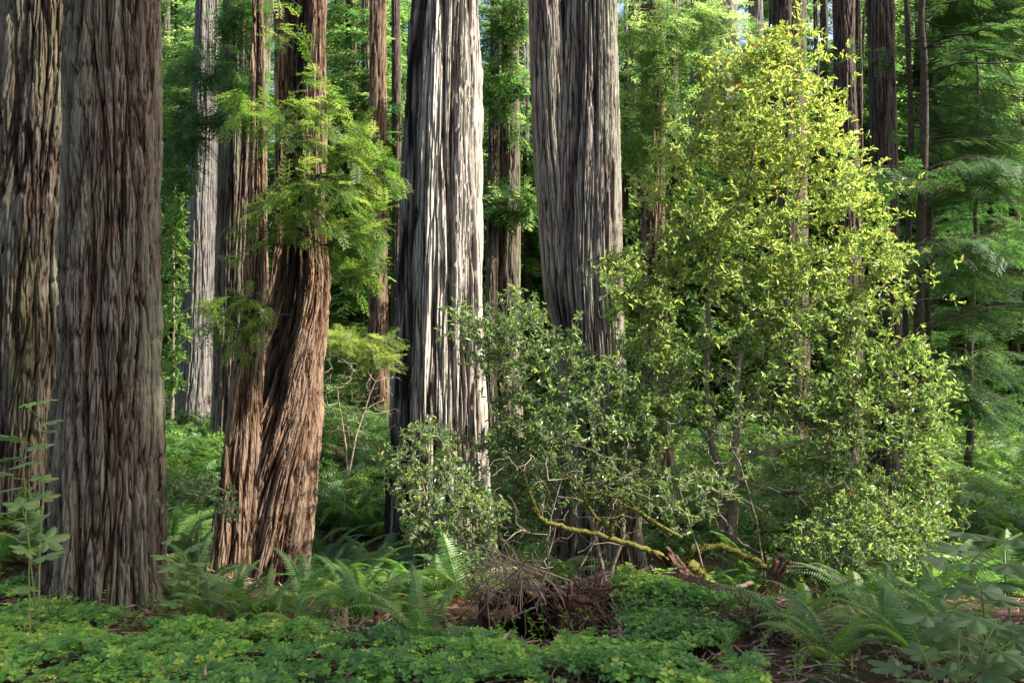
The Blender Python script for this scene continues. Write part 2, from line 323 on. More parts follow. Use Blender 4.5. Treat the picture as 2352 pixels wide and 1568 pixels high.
T5, T5p = redwood('massive central redwood with bright sunlit pale ridges and left side blackened as shade', [(0, 938, 1108), (250, 925, 1110), (500, 915, 1112), (800, 904, 1118), (1000, 890, 1124), (1200, 880, 1136), (1330, 868, 1155), (1350, 862, 1160)], 14.0, M['bark_white'],
    nt_=520, dz=.022, F1=23, fz1=.13, F2=60, fz2=.40, warp=.45, depth=.17, lobes=(5, .05), seed=53, w1=.22, dents=[(-1.1, .70, -4, 40, .06, 1.0)], flute=(.06, 1.5, -1.5, 9))  # the dent paints the left side black, as shade away from the sun
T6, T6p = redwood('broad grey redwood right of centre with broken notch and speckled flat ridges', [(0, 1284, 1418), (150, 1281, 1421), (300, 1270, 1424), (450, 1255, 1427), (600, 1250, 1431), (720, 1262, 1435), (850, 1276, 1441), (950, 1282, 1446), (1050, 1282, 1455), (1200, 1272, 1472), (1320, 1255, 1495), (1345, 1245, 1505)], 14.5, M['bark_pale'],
    nt_=480, dz=.022, F1=24, fz1=.12, F2=60, fz2=.5, warp=.4, depth=.12, lobes=(5, .04), seed=61, w1=.2, flute=(.10, 1.6, -1.5, 12), dents=[(0, 3.2, -4, .35, .0, .35), (-1.0, .38, 1.75, 2.75, .10, 1.0)])  # base lightly blackened all round, notch recess fully
trunk_mesh('side_trunk', [(0, 1213, 1287), (120, 1216, 1294), (300, 1220, 1300), (500, 1233, 1320), (640, 1243, 1340), (700, 1250, 1338), (760, 1270, 1335), (820, 1290, 1335), (880, 1310, 1332)], 14.5, M['bark_pale'], T6, T6p,
    nt_=260, dz=.022, F1=14, fz1=.2, F2=36, fz2=.7, warp=.5, depth=.07, lobes=(3, .04), seed=67, ztop=32, Yb=14.3, dents=[(-.5, .5, 1.75, 2.7, .3, 1.0)])  # notch recess blackened on this stem too
def slim(label, secs, Y, mat, seed, F1=12, **kw):
    kw = dict(dict(nt_=120, dz=.05, fz1=.4, F2=30, fz2=1.1, depth=.05, lobes=(3, .05)), **kw)
    return redwood(label, secs, Y, mat, F1=F1, seed=seed, **kw)
slim('narrow brown redwood trunk close to the right edge of the sunlit central trunk', [(0, 1127, 1150), (500, 1116, 1145), (800, 1112, 1142), (1010, 1108, 1146)], 24, M['bark_warm'], 71)
slim('leafy brown redwood trunk, right one of the two narrow trunks beside the central trunk', [(0, 1155, 1193), (500, 1143, 1197), (800, 1130, 1195), (1020, 1124, 1203)], 24.5, M['bark_warm'], 73)
slim('dark red brown redwood trunk wrapped in light green sprays beside the leafy yellow tree', [(0, 1472, 1526), (500, 1471, 1527), (1000, 1466, 1540), (1150, 1455, 1560)], 19.5, M['bark_red'], 79, F1=18, nt_=200, dz=.035)
slim('wide grey trunk at the top edge left of the yellow tree crown', [(0, 1588, 1692), (400, 1580, 1700), (1000, 1565, 1715)], 36, M['bark_grey'], 83, F1=20)
slim('grey brown trunk rising behind the tip of the yellow leafy tree', [(0, 1765, 1848), (350, 1768, 1850), (1050, 1755, 1865)], 27, M['bark_dark'], 89, F1=18)
slim('dark trunk with grey side just right of the yellow tree crown', [(0, 1912, 1961), (200, 1914, 1963), (400, 1916, 1972), (1100, 1905, 1985)], 21, M['bark_dark'], 97, F1=14)
slim('thin straight dark trunk between two thicker dark trunks at right', [(0, 1963, 1977), (200, 1962, 1982), (600, 1960, 1984), (1100, 1957, 1988)], 22, M['bark_dark'], 101, F1=8)
slim('thick almost black redwood trunk rising behind the layered hemlock boughs', [(0, 1990, 2050), (300, 1997, 2056), (500, 2000, 2062), (1200, 1990, 2080)], 17.5, M['bark_dark'], 103, F1=18)
slim('pale distant trunk glowing behind the thin hemlock stem at upper right', [(0, 2062, 2098), (400, 2060, 2100), (1050, 2050, 2110)], 42, M['bark_grey'], 107)
for i, (s_, Yd, lab) in enumerate([
    ([(0, 829, 854), (400, 829, 858), (960, 826, 862)], 29, 'distant brown trunk, left of three seen left of the central redwood'),
    ([(0, 860, 881), (400, 856, 880), (960, 852, 882)], 31, 'distant pale barked trunk, middle of three seen left of the central redwood'),
    ([(0, 898, 920), (400, 900, 923), (960, 896, 926)], 27, 'distant dark trunk, nearest to the left edge of the central redwood'),
    ([(600, 846, 890), (800, 842, 892), (1000, 838, 898)], 24, 'dark reddish trunk in shadow above the bare twiggy shrub'),
    ([(0, 1432, 1441), (500, 1434, 1443), (1000, 1432, 1446)], 38, 'very thin far trunk just right of the broad grey redwood'),
    ([(0, 1868, 1878), (500, 1870, 1884), (1000, 1868, 1888)], 30, 'thin bare trunk between the yellow crown and the dark trunks'),
    ([(0, 2140, 2150), (500, 2142, 2156), (1000, 2140, 2158)], 30, 'thin spotted trunk beyond the hemlock at upper right'),
    ([(400, 2180, 2214), (800, 2178, 2216), (1000, 2174, 2222)], 38, 'far grey brown trunk lit along one side, seen under the hemlock boughs'),
    ([(400, 2226, 2256), (800, 2222, 2256), (1000, 2220, 2262)], 34, 'far grey furrowed trunk, right of the lit one under the hemlock boughs'),
    ([(0, -20, 14), (700, -24, 12), (1000, -26, 14)], 24, 'sunlit reddish trunk cut off by the left photo edge at the top'),
    ([(0, 1652, 1660), (700, 1650, 1664), (1000, 1648, 1666)], 33, 'slim far trunk hidden mostly by the yellow tree crown'),
    ([(0, 775, 790), (700, 770, 792), (1000, 768, 796)], 40, 'slim grey trunk far behind sprays right of the twisted redwood')]):
    slim(lab, s_, Yd, [M['bark_warm'], M['bark_grey'], M['bark_dark'], M['bark_red'], M['bark_grey'], M['bark_dark'], M['bark_dark'], M['bark_warm'], M['bark_grey'], M['bark_red'], M['bark_dark'], M['bark_grey']][i], 200 + i * 3, F1=10, nt_=64, dz=.09, group='distant trunks')

far = [(383, 8, 34, 'right beside the huge fused pair'), (418, 6, 44, 'in the middle of the gap right of the fused pair'), (740, 12, 46, 'behind the twisted redwood right edge'), (812, 9, 36, 'left of the three distant trunks'), (887, 8, 42, 'between the middle and right of the three distant trunks'),
       (1205, 12, 35, 'in the gap left of the broad grey redwood'), (1222, 6, 44, 'touching the left edge of the broad grey redwood'), (1455, 14, 40, 'in the gap left of the sprayed dark red trunk'), (1545, 16, 34, 'just right of the sprayed dark red trunk'), (1735, 18, 39, 'left of the yellow crown tip'),
       (1893, 10, 40, 'in the bright gap right of the yellow crown'), (2118, 10, 38, 'left of the spotted thin trunk'), (2165, 14, 44, 'behind the lit trunk under the hemlock boughs'), (2285, 16, 36, 'behind the right edge hemlock boughs'), (2330, 12, 30, 'closest to the right photo edge'), (1640, 10, 45, 'behind the left side of the yellow crown')]
for i, (px, hw, Yd, lab) in enumerate(far):
    slim(['dim brown', 'grey', 'dark', 'rusty'][i % 4] + ' far trunk ' + lab, [(0, px - hw * .9, px + hw * .9), (500, px - hw, px + hw), (990, px - hw * 1.1, px + hw * 1.1)], Yd, [M['bark_warm'], M['bark_grey'], M['bark_dark'], M['bark_red']][i % 4], 300 + i * 3, F1=9, nt_=56, dz=.1, group='distant trunks')

# ------------------------------------------------------------------ leaf and spray shapes
def leaf_T(w=.36, fold=.10, curl=.06):          # unit length along +y, two quads sharing the midrib
    T = np.array([[0, 0, 0], [-w * .42, .32, fold], [-w * .44, .68, fold - curl * .4], [0, 1, -curl * 2], [w * .44, .68, fold - curl * .4], [w * .42, .32, fold]])
    return T, np.array([[0, 3, 2, 1], [0, 5, 4, 3]])
LEAF = leaf_T()
def clover():
    V = []; F = []
    for k in range(3):
        a = k * 2.0944; R = np.array([[math.cos(a), math.sin(a), 0], [-math.sin(a), math.cos(a), 0], [0, 0, 1]])
        T = np.array([[0, .02, 0], [-.24, .22, .05], [-.27, .47, .03], [0, .42, -.02], [.27, .47, .03], [.24, .22, .05]]) * 1.0
        V.append(T @ R); F.append(np.array([[0, 3, 2, 1], [0, 5, 4, 3]]) + k * 6)
    return np.vstack(V), np.vstack(F)
CLOVER = clover()
def strips(segs, w):                             # flat tapering strips: [(p0, p1)], with a slight roof fold
    V = []; F = []; n = 0
    for (a, b, ww) in segs:
        a = np.array(a, float); b = np.array(b, float); d = b - a; s = np.array([d[1], -d[0], 0]); s = s / (np.linalg.norm(s) + 1e-9) * w * ww
        m_ = a + d * .45
        V += [a, m_ - s + [0, 0, -.004], b, m_ + s + [0, 0, -.004]]; F.append([n, n + 1, n + 2, n + 3]); n += 4
    return np.array(V), np.array(F)
def spray_T(nb, ang, blen, w, seed, sub=0, droop=.12):
    r = R_(seed); segs = [((0, 0, 0), (0, 1, -droop), .45)]
    for i in range(nb):
        t = .12 + .86 * i / nb; sd = 1 if i % 2 else -1; l = blen * (1 - .62 * t) * r.uniform(.75, 1.15) * min(1, .55 + 2 * t); a = ang * r.uniform(.8, 1.2)
        p = np.array([0, t, -droop * t * t]); e = p + np.array([sd * math.sin(a) * l, math.cos(a) * l, -droop * l * r.uniform(0, 1.6)])
        segs.append((p, e, 1))
        if sub:
            for q in range(sub):
                tt = (q + 1) / (sub + 1); pp = p + (e - p) * tt; s2 = 1 if q % 2 else -1; a2 = sd * a + s2 * .75; l2 = l * .42 * (1 - .4 * tt)
                segs.append((pp, pp + np.array([math.sin(a2) * l2, math.cos(a2) * l2, -droop * l2]), .85))
    return strips(segs, w)
SPRAYS = [spray_T(12, .85, .48, .020, s, sub=3) for s in (1, 2, 3)]        # redwood, close up
SPRAY_FINE = [spray_T(16, 1.05, .40, .012, s, sub=4) for s in (4, 5)]      # hemlock
SPRAY_FAR = [spray_T(9, .85, .5, .05, s, sub=0, droop=.2) for s in (6, 7)]

# ------------------------------------------------------------------ branching
def grow(stems, tips, seed, step=.14, rt=.0022, pw=.46, sag=.0, rmax=None, downpen=2.0):
    """stems: list of (points, r0, r1); joins every tip to the nearest wood; returns polylines with radii and the direction at each tip"""
    r = R_(seed); pos = []; par = []; lines = []; fixed = {}
    for pts, r0, r1 in stems:
        pts = np.asarray(pts, float); L = np.r_[0, np.cumsum(np.linalg.norm(np.diff(pts, axis=0), axis=1))]
        n = max(3, int(L[-1] / (step * 1.3))); tt = np.linspace(0, L[-1], n); q = np.stack([np.interp(tt, L, pts[:, k]) for k in range(3)], 1)
        ker = np.array([.25, .5, .25]); 
        for _ in range(2): q[1:-1] = .25 * q[:-2] + .5 * q[1:-1] + .25 * q[2:]
        q[1:-1] += r.normal(0, .012, (n - 2, 3)); b = len(pos)
        for i in range(n): pos.append(q[i]); par.append(b + i - 1 if i else -1)
        lines.append((q, np.linspace(r0, r1, n)))
    pos = np.array(pos); par = list(par); n0 = len(pos)
    cap = np.zeros((n0 + len(tips) * 60, 3)); cap[:n0] = pos; n = n0
    d0 = np.array([np.min(np.linalg.norm(pos - t, axis=1)) for t in tips]); order = np.argsort(d0 + r.uniform(0, .3, len(tips)))
    paths = []; dirs = np.zeros((len(tips), 3))
    for ti in order:
        t = tips[ti]; dv = t - cap[:n]; dist = np.linalg.norm(dv, axis=1) + downpen * np.maximum(0, -dv[:, 2] * .5 - .03)
        j = int(np.argmin(dist)); p = cap[j].copy(); D = np.linalg.norm(t - p); m_ = max(2, int(D / step))
        out = t - p; out[2] += .25 * D * (1 if r.random() < .7 else -.3); c = p + out * .5 + r.normal(0, .10 * D, 3)
        s = np.linspace(0, 1, m_ + 1)[1:, None]; q = (1 - s) ** 2 * p + 2 * s * (1 - s) * c + s * s * t; q[:-1] += r.normal(0, .012, (m_ - 1, 3)) if m_ > 1 else 0
        q[:, 2] -= sag * D * s[:, 0] ** 2
        m_ = min(m_, 59); q = q[-m_:]; cap[n:n + m_] = q; par += [j] + list(range(n, n + m_ - 1)); paths.append((j, n, n + m_)); n += m_
        dirs[ti] = q[-1] - (q[-2] if m_ > 1 else p); tips[ti] = q[-1]
    cnt = np.zeros(n)
    for a, b, e in paths: cnt[e - 1] += 1
    for i in range(n - 1, -1, -1):
        if par[i] >= 0: cnt[par[i]] += cnt[i]
    rad = rt * np.maximum(cnt, 1) ** pw
    if rmax: rad = np.minimum(rad, rmax)
    twigs = []
    for j, b, e in paths: twigs.append((np.vstack([cap[j:j + 1], cap[b:e]]), np.r_[rad[b], rad[b:e]]))
    own = {}; gid = []
    for i, (j, b, e) in enumerate(paths):
        g = i if j < n0 else own[j]; gid.append(g)
        for q in range(b, e): own[q] = g
    return lines, twigs, nrm(dirs), gid
def tips_in(poly, n, Y, thick, seed, clump=.0, cs=2.2, off=0, bias=0):
    r = R_(seed); poly = np.asarray(poly, float); lo = poly.min(0); hi = poly.max(0); out = []
    while len(out) < n:
        q = r.uniform(lo, hi, (n * 4, 2)); q = q[inpoly(q[:, 0], q[:, 1], poly)]
        d = edge_dist(q[:, 0], q[:, 1], poly) / FP * Y
        th = np.minimum(thick, .25 + 1.1 * d); dep = Y + off + r.uniform(-1, 1, len(q)) * th + bias * th
        p = np.stack([(q[:, 0] - 1176) / FP * Y, dep, CAM_Z - (q[:, 1] - 784) / FP * Y], 1)
        p[:, 0] += .34 * n2(p[:, 2] * 1.7, p[:, 1] * 1.7, seed + 50) + .16 * n2(p[:, 2] * 5, p[:, 0] * 5, seed + 51); p[:, 2] += .34 * n2(p[:, 0] * 1.7, p[:, 1] * 1.7, seed + 52)
        if clump: p = p[(n2(p[:, 0] * cs * .55 + p[:, 1], p[:, 2] * cs * 1.15 - .35 * np.abs(p[:, 0] * cs), seed) + clump * r.uniform(-.5, 1.0, len(p))) > 0]
        out += list(p)
    return np.array(out[:n])
def wood(mb, lines, twigs, k1=9, k2=4, mats=(0, 0), rmin=.0016):
    for i, (q, r) in enumerate(lines): mb.tube(q, r, k1, .5, mats[0], jit=.22, seed=i)
    for i, (q, r) in enumerate(twigs): mb.tube(q, np.maximum(r, rmin), 5 if r[0] > .012 else (4 if r[0] > .006 else 3), (i * .37) % 1, mats[1], cap=False)
def whorls(mb, tips, dirs, seed, n=(5, 9), L=.085, var=(0, .8), back=.10, T=LEAF, old=.014, droop=.1, up=.35, zg=None):
    r = R_(seed); N = len(tips); k = r.integers(n[0], n[1] + 1, N); idx = np.repeat(np.arange(N), k); m_ = len(idx)
    t = r.random(m_); pos = tips[idx] - dirs[idx] * (t * back)[:, None]
    rad = nrm(r.normal(0, 1, (m_, 3))); d = nrm(dirs[idx] * .6 + rad * .7 + np.array([0, 0, up])); d[:, 2] -= droop * r.random(m_)
    R3 = frames(d, nrm(np.array([[0, 0, 1.]]) + r.normal(0, .35, (m_, 3))))
    v = var[0] + (var[1] - var[0]) * r.random(m_) ** 1.2
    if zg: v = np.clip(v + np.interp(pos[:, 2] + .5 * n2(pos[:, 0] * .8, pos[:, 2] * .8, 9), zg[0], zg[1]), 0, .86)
    v = np.where(r.random(m_) < old, r.uniform(.88, 1, m_), v)
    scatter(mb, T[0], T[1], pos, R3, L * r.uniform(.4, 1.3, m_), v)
def sprays(mb, tips, dirs, seed, n=3, L=.3, kind=SPRAYS, var=(.1, .9), spread=.6, droop=.25, flat=.25, back=.25):
    r = R_(seed); N = len(tips)
    for ki, T in enumerate(kind):
        idx = np.repeat(np.arange(N), n); idx = idx[r.integers(0, len(kind), len(idx)) == ki]; m_ = len(idx)
        pos = tips[idx] - dirs[idx] * (r.random(m_) * back)[:, None] + r.normal(0, .02, (m_, 3))
        d = nrm(dirs[idx]) + r.normal(0, spread, (m_, 3)) * [1, 1, .4]; d[:, 2] -= droop
        up = nrm(np.array([[0, 0, 1.]]) + r.normal(0, flat, (m_, 3)))
        scatter(mb, T[0], T[1], pos, frames(d, up), L * r.uniform(.6, 1.2, m_), var[0] + (var[1] - var[0]) * r.random(m_))

# ------------------------------------------------------------------ the leafy understory trees
def leafy_tree(label, name, cat, stems, tips, seed, mat='rhodo', bark='twig', base=None, wk=None, gk=None, group=None, spray=None):
    base = np.asarray(stems[0][0][0], float) if base is None else base
    t = thing(name, label, cat, base, group)
    lines, twigs, dirs, _ = grow(stems, tips, seed, **(gk or {}))
    mb = MB(); wood(mb, lines, twigs); mb.build('trunk', M[bark], t, base)
    mb = MB()
    if spray is not None: sprays(mb, tips, dirs, seed + 1, **spray)
    else: whorls(mb, tips, dirs, seed + 1, **(wk or {}))
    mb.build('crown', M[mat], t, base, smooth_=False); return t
Yb = 11.3
bigpoly = [(1810, 62), (1862, 98), (1880, 180), (1935, 188), (1952, 300), (1958, 395), (2030, 432), (2052, 545), (2102, 612), (2112, 700), (2040, 740), (2048, 800), (2110, 795), (2175, 880), (2172, 1010), (2150, 1120), (2165, 1240), (2120, 1330),
           (1990, 1330), (1880, 1240), (1800, 1180), (1700, 1120), (1560, 1160), (1470, 1100), (1420, 1000), (1450, 880), (1440, 770), (1395, 720), (1372, 625), (1440, 590), (1478, 520), (1485, 440), (1530, 350), (1600, 300), (1640, 200), (1700, 105), (1760, 130)]
tipsA = np.vstack([tips_in(bigpoly, 1800, Yb, 1.15, 5, clump=.25), tips_in([(1640, 120), (1810, 62), (1950, 300), (2060, 560), (2110, 700), (1900, 760), (1500, 620), (1530, 350)], 1500, Yb, .9, 6, clump=.25), tips_in([(1900, 830), (2110, 795), (2175, 880), (2165, 1240), (2120, 1340), (1960, 1330), (1820, 1150)], 800, Yb - .3, .8, 7, clump=.5), tips_in([(1700, 560), (1960, 560), (1990, 900), (1900, 1000), (1700, 960)], 520, Yb, .9, 10, clump=.9)])
def shoots(poly, n, Y, seed, out=45):
    r = R_(seed); poly = np.asarray(poly, float); c = poly.mean(0); i = r.integers(0, len(poly), n); f = r.random((n, 1)); p = poly[i - 1] * (1 - f) + poly[i] * f; p = p + nrm(p - c) * r.uniform(0, out, (n, 1)) + r.normal(0, 6, (n, 2))
    return np.stack([(p[:, 0] - 1176) / FP * Y, Y + r.normal(0, .35, n), CAM_Z - (p[:, 1] - 784) / FP * Y], 1)
tipsA = np.vstack([tipsA, shoots(bigpoly, 260, Yb, 8), tips_in([(1372, 625), (1450, 560), (1560, 700), (1600, 900), (1500, 1100), (1400, 960), (1440, 800)], 500, Yb - .4, .6, 9, clump=.3)])
stA = [([P(1672, 1362, Yb), P(1664, 1230, Yb), P(1670, 1130, Yb + .05), P(1640, 1040, Yb + .1), P(1622, 900, Yb + .1), P(1622, 760, Yb), P(1640, 600, Yb), P(1700, 480, Yb), P(1735, 330, Yb), P(1750, 230, Yb), P(1808, 90, Yb)], .060, .010),
       ([P(1674, 1350, Yb), P(1686, 1200, Yb - .1), P(1692, 1050, Yb - .15), P(1694, 900, Yb - .1), P(1698, 800, Yb), P(1760, 640, Yb + .2), P(1820, 480, Yb + .3), P(1870, 330, Yb + .2)], .062, .012),
       ([P(1690, 1060, Yb - .12), P(1780, 1030, Yb - .35), P(1840, 1020, Yb - .4), P(1960, 960, Yb - .5), P(2090, 900, Yb - .5)], .028, .010),
       ([P(1690, 1100, Yb - .12), P(1790, 1130, Yb - .3), P(1880, 1120, Yb - .4), P(2000, 1160, Yb - .4), P(2110, 1200, Yb - .3)], .026, .008),
       ([P(1624, 800, Yb), P(1720, 755, Yb - .3), P(1850, 700, Yb - .5), P(2000, 650, Yb - .4)], .022, .009),
       ([P(1640, 1040, Yb + .1), P(1560, 900, Yb + .3), P(1500, 760, Yb + .2), P(1440, 680, Yb)], .022, .008)]
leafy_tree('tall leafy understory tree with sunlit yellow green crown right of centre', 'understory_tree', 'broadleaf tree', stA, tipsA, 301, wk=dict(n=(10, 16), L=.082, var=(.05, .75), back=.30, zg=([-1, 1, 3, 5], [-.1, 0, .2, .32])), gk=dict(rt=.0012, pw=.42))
Yc = 10.6
midpoly = [(1020, 725), (1110, 720), (1190, 690), (1260, 735), (1310, 760), (1330, 830), (1400, 830), (1460, 900), (1500, 1000), (1500, 1120), (1400, 1190), (1300, 1120), (1210, 1150), (1150, 1060), (1160, 960), (1120, 880), (1060, 800)]
tipsB = tips_in(midpoly, 1700, Yc, .8, 15, clump=.5)
tipsB = np.vstack([tipsB, shoots(midpoly, 160, Yc, 18, 35)])
stB = [([P(1390, 1330, Yc), P(1345, 1160, Yc), P(1310, 1060, Yc + .1), P(1255, 960, Yc), P(1200, 860, Yc), P(1150, 780, Yc)], .04, .008),
       ([P(1400, 1330, Yc), P(1440, 1180, Yc - .1), P(1400, 1060, Yc), P(1390, 950, Yc), P(1380, 870, Yc)], .035, .008)]
leafy_tree('grey green leafy tree with arching crown in front of the broken redwood notch', 'understory_tree', 'broadleaf tree', stB, tipsB, 311, wk=dict(n=(7, 11), L=.075, var=(0, .72), back=.26), gk=dict(rt=.0014, pw=.42))
Yd = 9.6
lowpoly = [(890, 1040), (945, 950), (1020, 975), (1050, 1050), (1100, 1080), (1150, 1170), (1110, 1290), (1000, 1300), (950, 1250), (905, 1180)]
tipsC = tips_in(lowpoly, 900, Yd, .6, 25, clump=.6)
stC = [([P(1030, 1400, Yd), P(1010, 1300, Yd), P(985, 1180, Yd), P(960, 1060, Yd)], .022, .006), ([P(1040, 1400, Yd), P(1060, 1290, Yd), P(1050, 1180, Yd), P(1010, 1080, Yd)], .020, .006)]
leafy_tree('low dark leafy shrub before the foot of the central redwood', 'leafy_shrub', 'shrub', stC, tipsC, 321, wk=dict(n=(5, 8), L=.078, var=(0, .65), back=.1))
tipsC2 = tips_in([(1060, 1010), (1130, 960), (1210, 1010), (1260, 1120), (1230, 1230), (1120, 1260), (1070, 1150)], 460, 10.8, .6, 28, clump=.5)
leafy_tree('loose grey green shrub covering the right foot of the central redwood', 'leafy_shrub', 'shrub', [([P(1170, 1390, 10.8), P(1150, 1260, 10.8), P(1140, 1120, 10.8), P(1150, 1020, 10.8)], .022, .006)], tipsC2, 327, wk=dict(n=(5, 8), L=.075, var=(0, .65), back=.14))
tipsD = tips_in([(1500, 1080), (1600, 1050), (1680, 1100), (1640, 1200), (1560, 1250), (1480, 1180)], 110, 9.8, .5, 35, clump=.7)
leafy_tree('sparse round leaved shrub beside the pale stem of the yellow tree', 'leafy_shrub', 'shrub', [([P(1625, 1350, 9.8), P(1590, 1220, 9.8), P(1560, 1120, 9.8)], .018, .005)], tipsD, 331, wk=dict(n=(4, 7), L=.085, var=(0, .5), back=.1))
tipsE = tips_in([(1860, 1180), (2000, 1150), (2140, 1200), (2165, 1330), (2120, 1430), (1960, 1420), (1840, 1370), (1800, 1290)], 1500, 9.2, .7, 45, clump=.5)
leafy_tree('spreading low leafy shrub under the lower right side of the yellow tree', 'leafy_shrub', 'shrub', [([P(1880, 1440, 9.2), P(1920, 1330, 9.2), P(1990, 1240, 9.2), P(2060, 1210, 9.2)], .03, .007), ([P(1885, 1440, 9.2), P(1980, 1380, 9.1), P(2080, 1340, 9.1)], .02, .006)], tipsE, 341, wk=dict(n=(5, 9), L=.07, var=(.05, .84), back=.12))
# bare twig shrubs
def bare(label, stems, tips, seed, bark='twig_pale', rt=.0020):
    base = np.asarray(stems[0][0][0], float); t = thing('bare_shrub', label, 'shrub', base)
    lines, twigs, dirs, _ = grow(stems, tips, seed, rt=rt, pw=.38); mb = MB(); wood(mb, lines, twigs, rmin=.0022); mb.build('twigs', M[bark], t, base)
bare('tangled leafless pale twig shrub between the twisted and central redwoods', [([P(800, 1090, 13), P(820, 990, 13), P(850, 900, 13), P(880, 850, 13)], .018, .006), ([P(800, 1090, 13), P(790, 980, 13), P(775, 890, 13)], .015, .005)],
     tips_in([(745, 790), (905, 800), (905, 940), (860, 1030), (780, 1030), (745, 900)], 420, 13, .8, 51), 351, rt=.0016)
bare('tangle of grey leafless twigs behind the pale stem of the yellow tree', [([P(1760, 1380, 10.6), P(1740, 1200, 10.7), P(1700, 1050, 10.7), P(1600, 950, 10.8)], .02, .006), ([P(1780, 1380, 10.5), P(1850, 1250, 10.5), P(1950, 1130, 10.5)], .02, .006)],
     tips_in([(1480, 880), (1640, 830), (1800, 900), (1950, 1050), (2000, 1200), (1900, 1320), (1750, 1300), (1560, 1200), (1460, 1050)], 420, 10.7, .7, 53), 353, 'twig', .002)
bare('thin leafless twigs drooping in front of the fluted base of the broad grey redwood', [([P(1270, 1400, 9.4), P(1250, 1250, 9.4), P(1290, 1100, 9.5)], .014, .005), ([P(1275, 1400, 9.4), P(1360, 1250, 9.5), P(1450, 1100, 9.5)], .014, .005)],
     tips_in([(1100, 1040), (1300, 1000), (1520, 1060), (1500, 1220), (1330, 1280), (1130, 1330), (1060, 1200)], 240, 9.5, .6, 57), 357, 'twig', .002)

# ------------------------------------------------------------------ sprays on the redwood trunks (parts of those trees)
def trunk_sprays(tree, base, root_line, polys, seed, Y, L=.34, n=3, mat='needle', kind=SPRAYS, rt=.003, thick=.6, off=-.4, **kw):
    tips = np.vstack([tips_in(p, m_, Y, thick, seed + i, clump=.5, off=off) for i, (p, m_) in enumerate(polys)])
    lines, twigs, dirs, gid = grow([(root_line, .004, .004)], tips, seed, rt=rt, pw=.35, sag=.08, downpen=.5)
    for g in sorted(set(gid)): mb = MB(); wood(mb, [], [w_ for w_, k in zip(twigs, gid) if k == g]); mb.build('limb', M['twig_dark'], tree, base)
    mb = MB(); sprays(mb, tips, dirs, seed + 1, n=n, L=L, kind=kind, **kw); mb.build('foliage', M[mat], tree, base, smooth_=False)
trunk_sprays(T4, T4p, [P(665, 790, 10.0), P(680, 500, 9.9), P(690, 200, 10.0), P(695, -60, 10.1)],
             [([(545, 240), (640, 250), (720, 300), (700, 380), (600, 370), (530, 300)], 42), ([(640, 20), (700, 30), (760, 180), (740, 300), (660, 200)], 22),
              ([(600, 430), (760, 400), (860, 330), (925, 420), (900, 560), (800, 640), (720, 560), (620, 560), (540, 600), (510, 560), (580, 500)], 120), ([(790, 360), (900, 350), (930, 430), (900, 580), (800, 640), (770, 500)], 45),
              ([(760, 230), (830, 280), (900, 400), (820, 420), (750, 360)], 34), ([(470, 690), (560, 660), (640, 680), (620, 740), (560, 810), (510, 800), (490, 740)], 40),
              ([(790, 560), (900, 560), (880, 620), (800, 650)], 40)], 401, 9.9, L=.29, n=4, var=(.0, .9), droop=.22, flat=.18, spread=.5)
trunk_sprays(T3, T3p, [P(545, 700, 18.2), P(560, 300, 18.2), P(570, -40, 18.2)], [([(400, 130), (520, 100), (600, 140), (610, 270), (520, 290), (450, 330), (410, 240)], 110), ([(520, 0), (600, 0), (600, 100), (540, 130)], 40), ([(385, 300), (440, 260), (450, 420), (400, 470)], 30)], 421, 16.5, L=.5, n=5, mat='needle_dark', thick=1.2, off=0, rt=.004)
tree_of = {o['label']: o for o in bpy.data.objects if 'label' in o}
def by(s): o = [v for k, v in tree_of.items() if s in k][0]; return o, np.array(o.location)
o_, b_ = by('wrapped in light green sprays'); trunk_sprays(o_, b_, [P(1500, 700, 18.8), P(1500, 300, 18.8), P(1500, -60, 18.8)], [([(1420, 0), (1620, 0), (1720, 60), (1640, 160), (1560, 260), (1500, 330), (1430, 280), (1440, 120)], 210), ([(1400, 280), (1500, 240), (1560, 330), (1500, 420), (1430, 400)], 70)], 431, 18.2, L=.6, n=3, mat='needle_far', thick=1.3, off=-.3, var=(.4, 1), rt=.004)
o_, b_ = by('leafy brown redwood trunk'); trunk_sprays(o_, b_, [P(1170, 600, 23.9), P(1172, 200, 23.9), P(1172, -60, 23.9)], [([(1112, 130), (1200, 100), (1215, 250), (1180, 330), (1120, 280)], 60), ([(1140, 425), (1220, 430), (1215, 500), (1130, 480)], 40), ([(1110, 0), (1215, 0), (1215, 90), (1120, 80)], 40)], 441, 23.6, L=.65, n=5, mat='needle_far', kind=SPRAY_FAR, thick=.8, off=-.2, rt=.004)

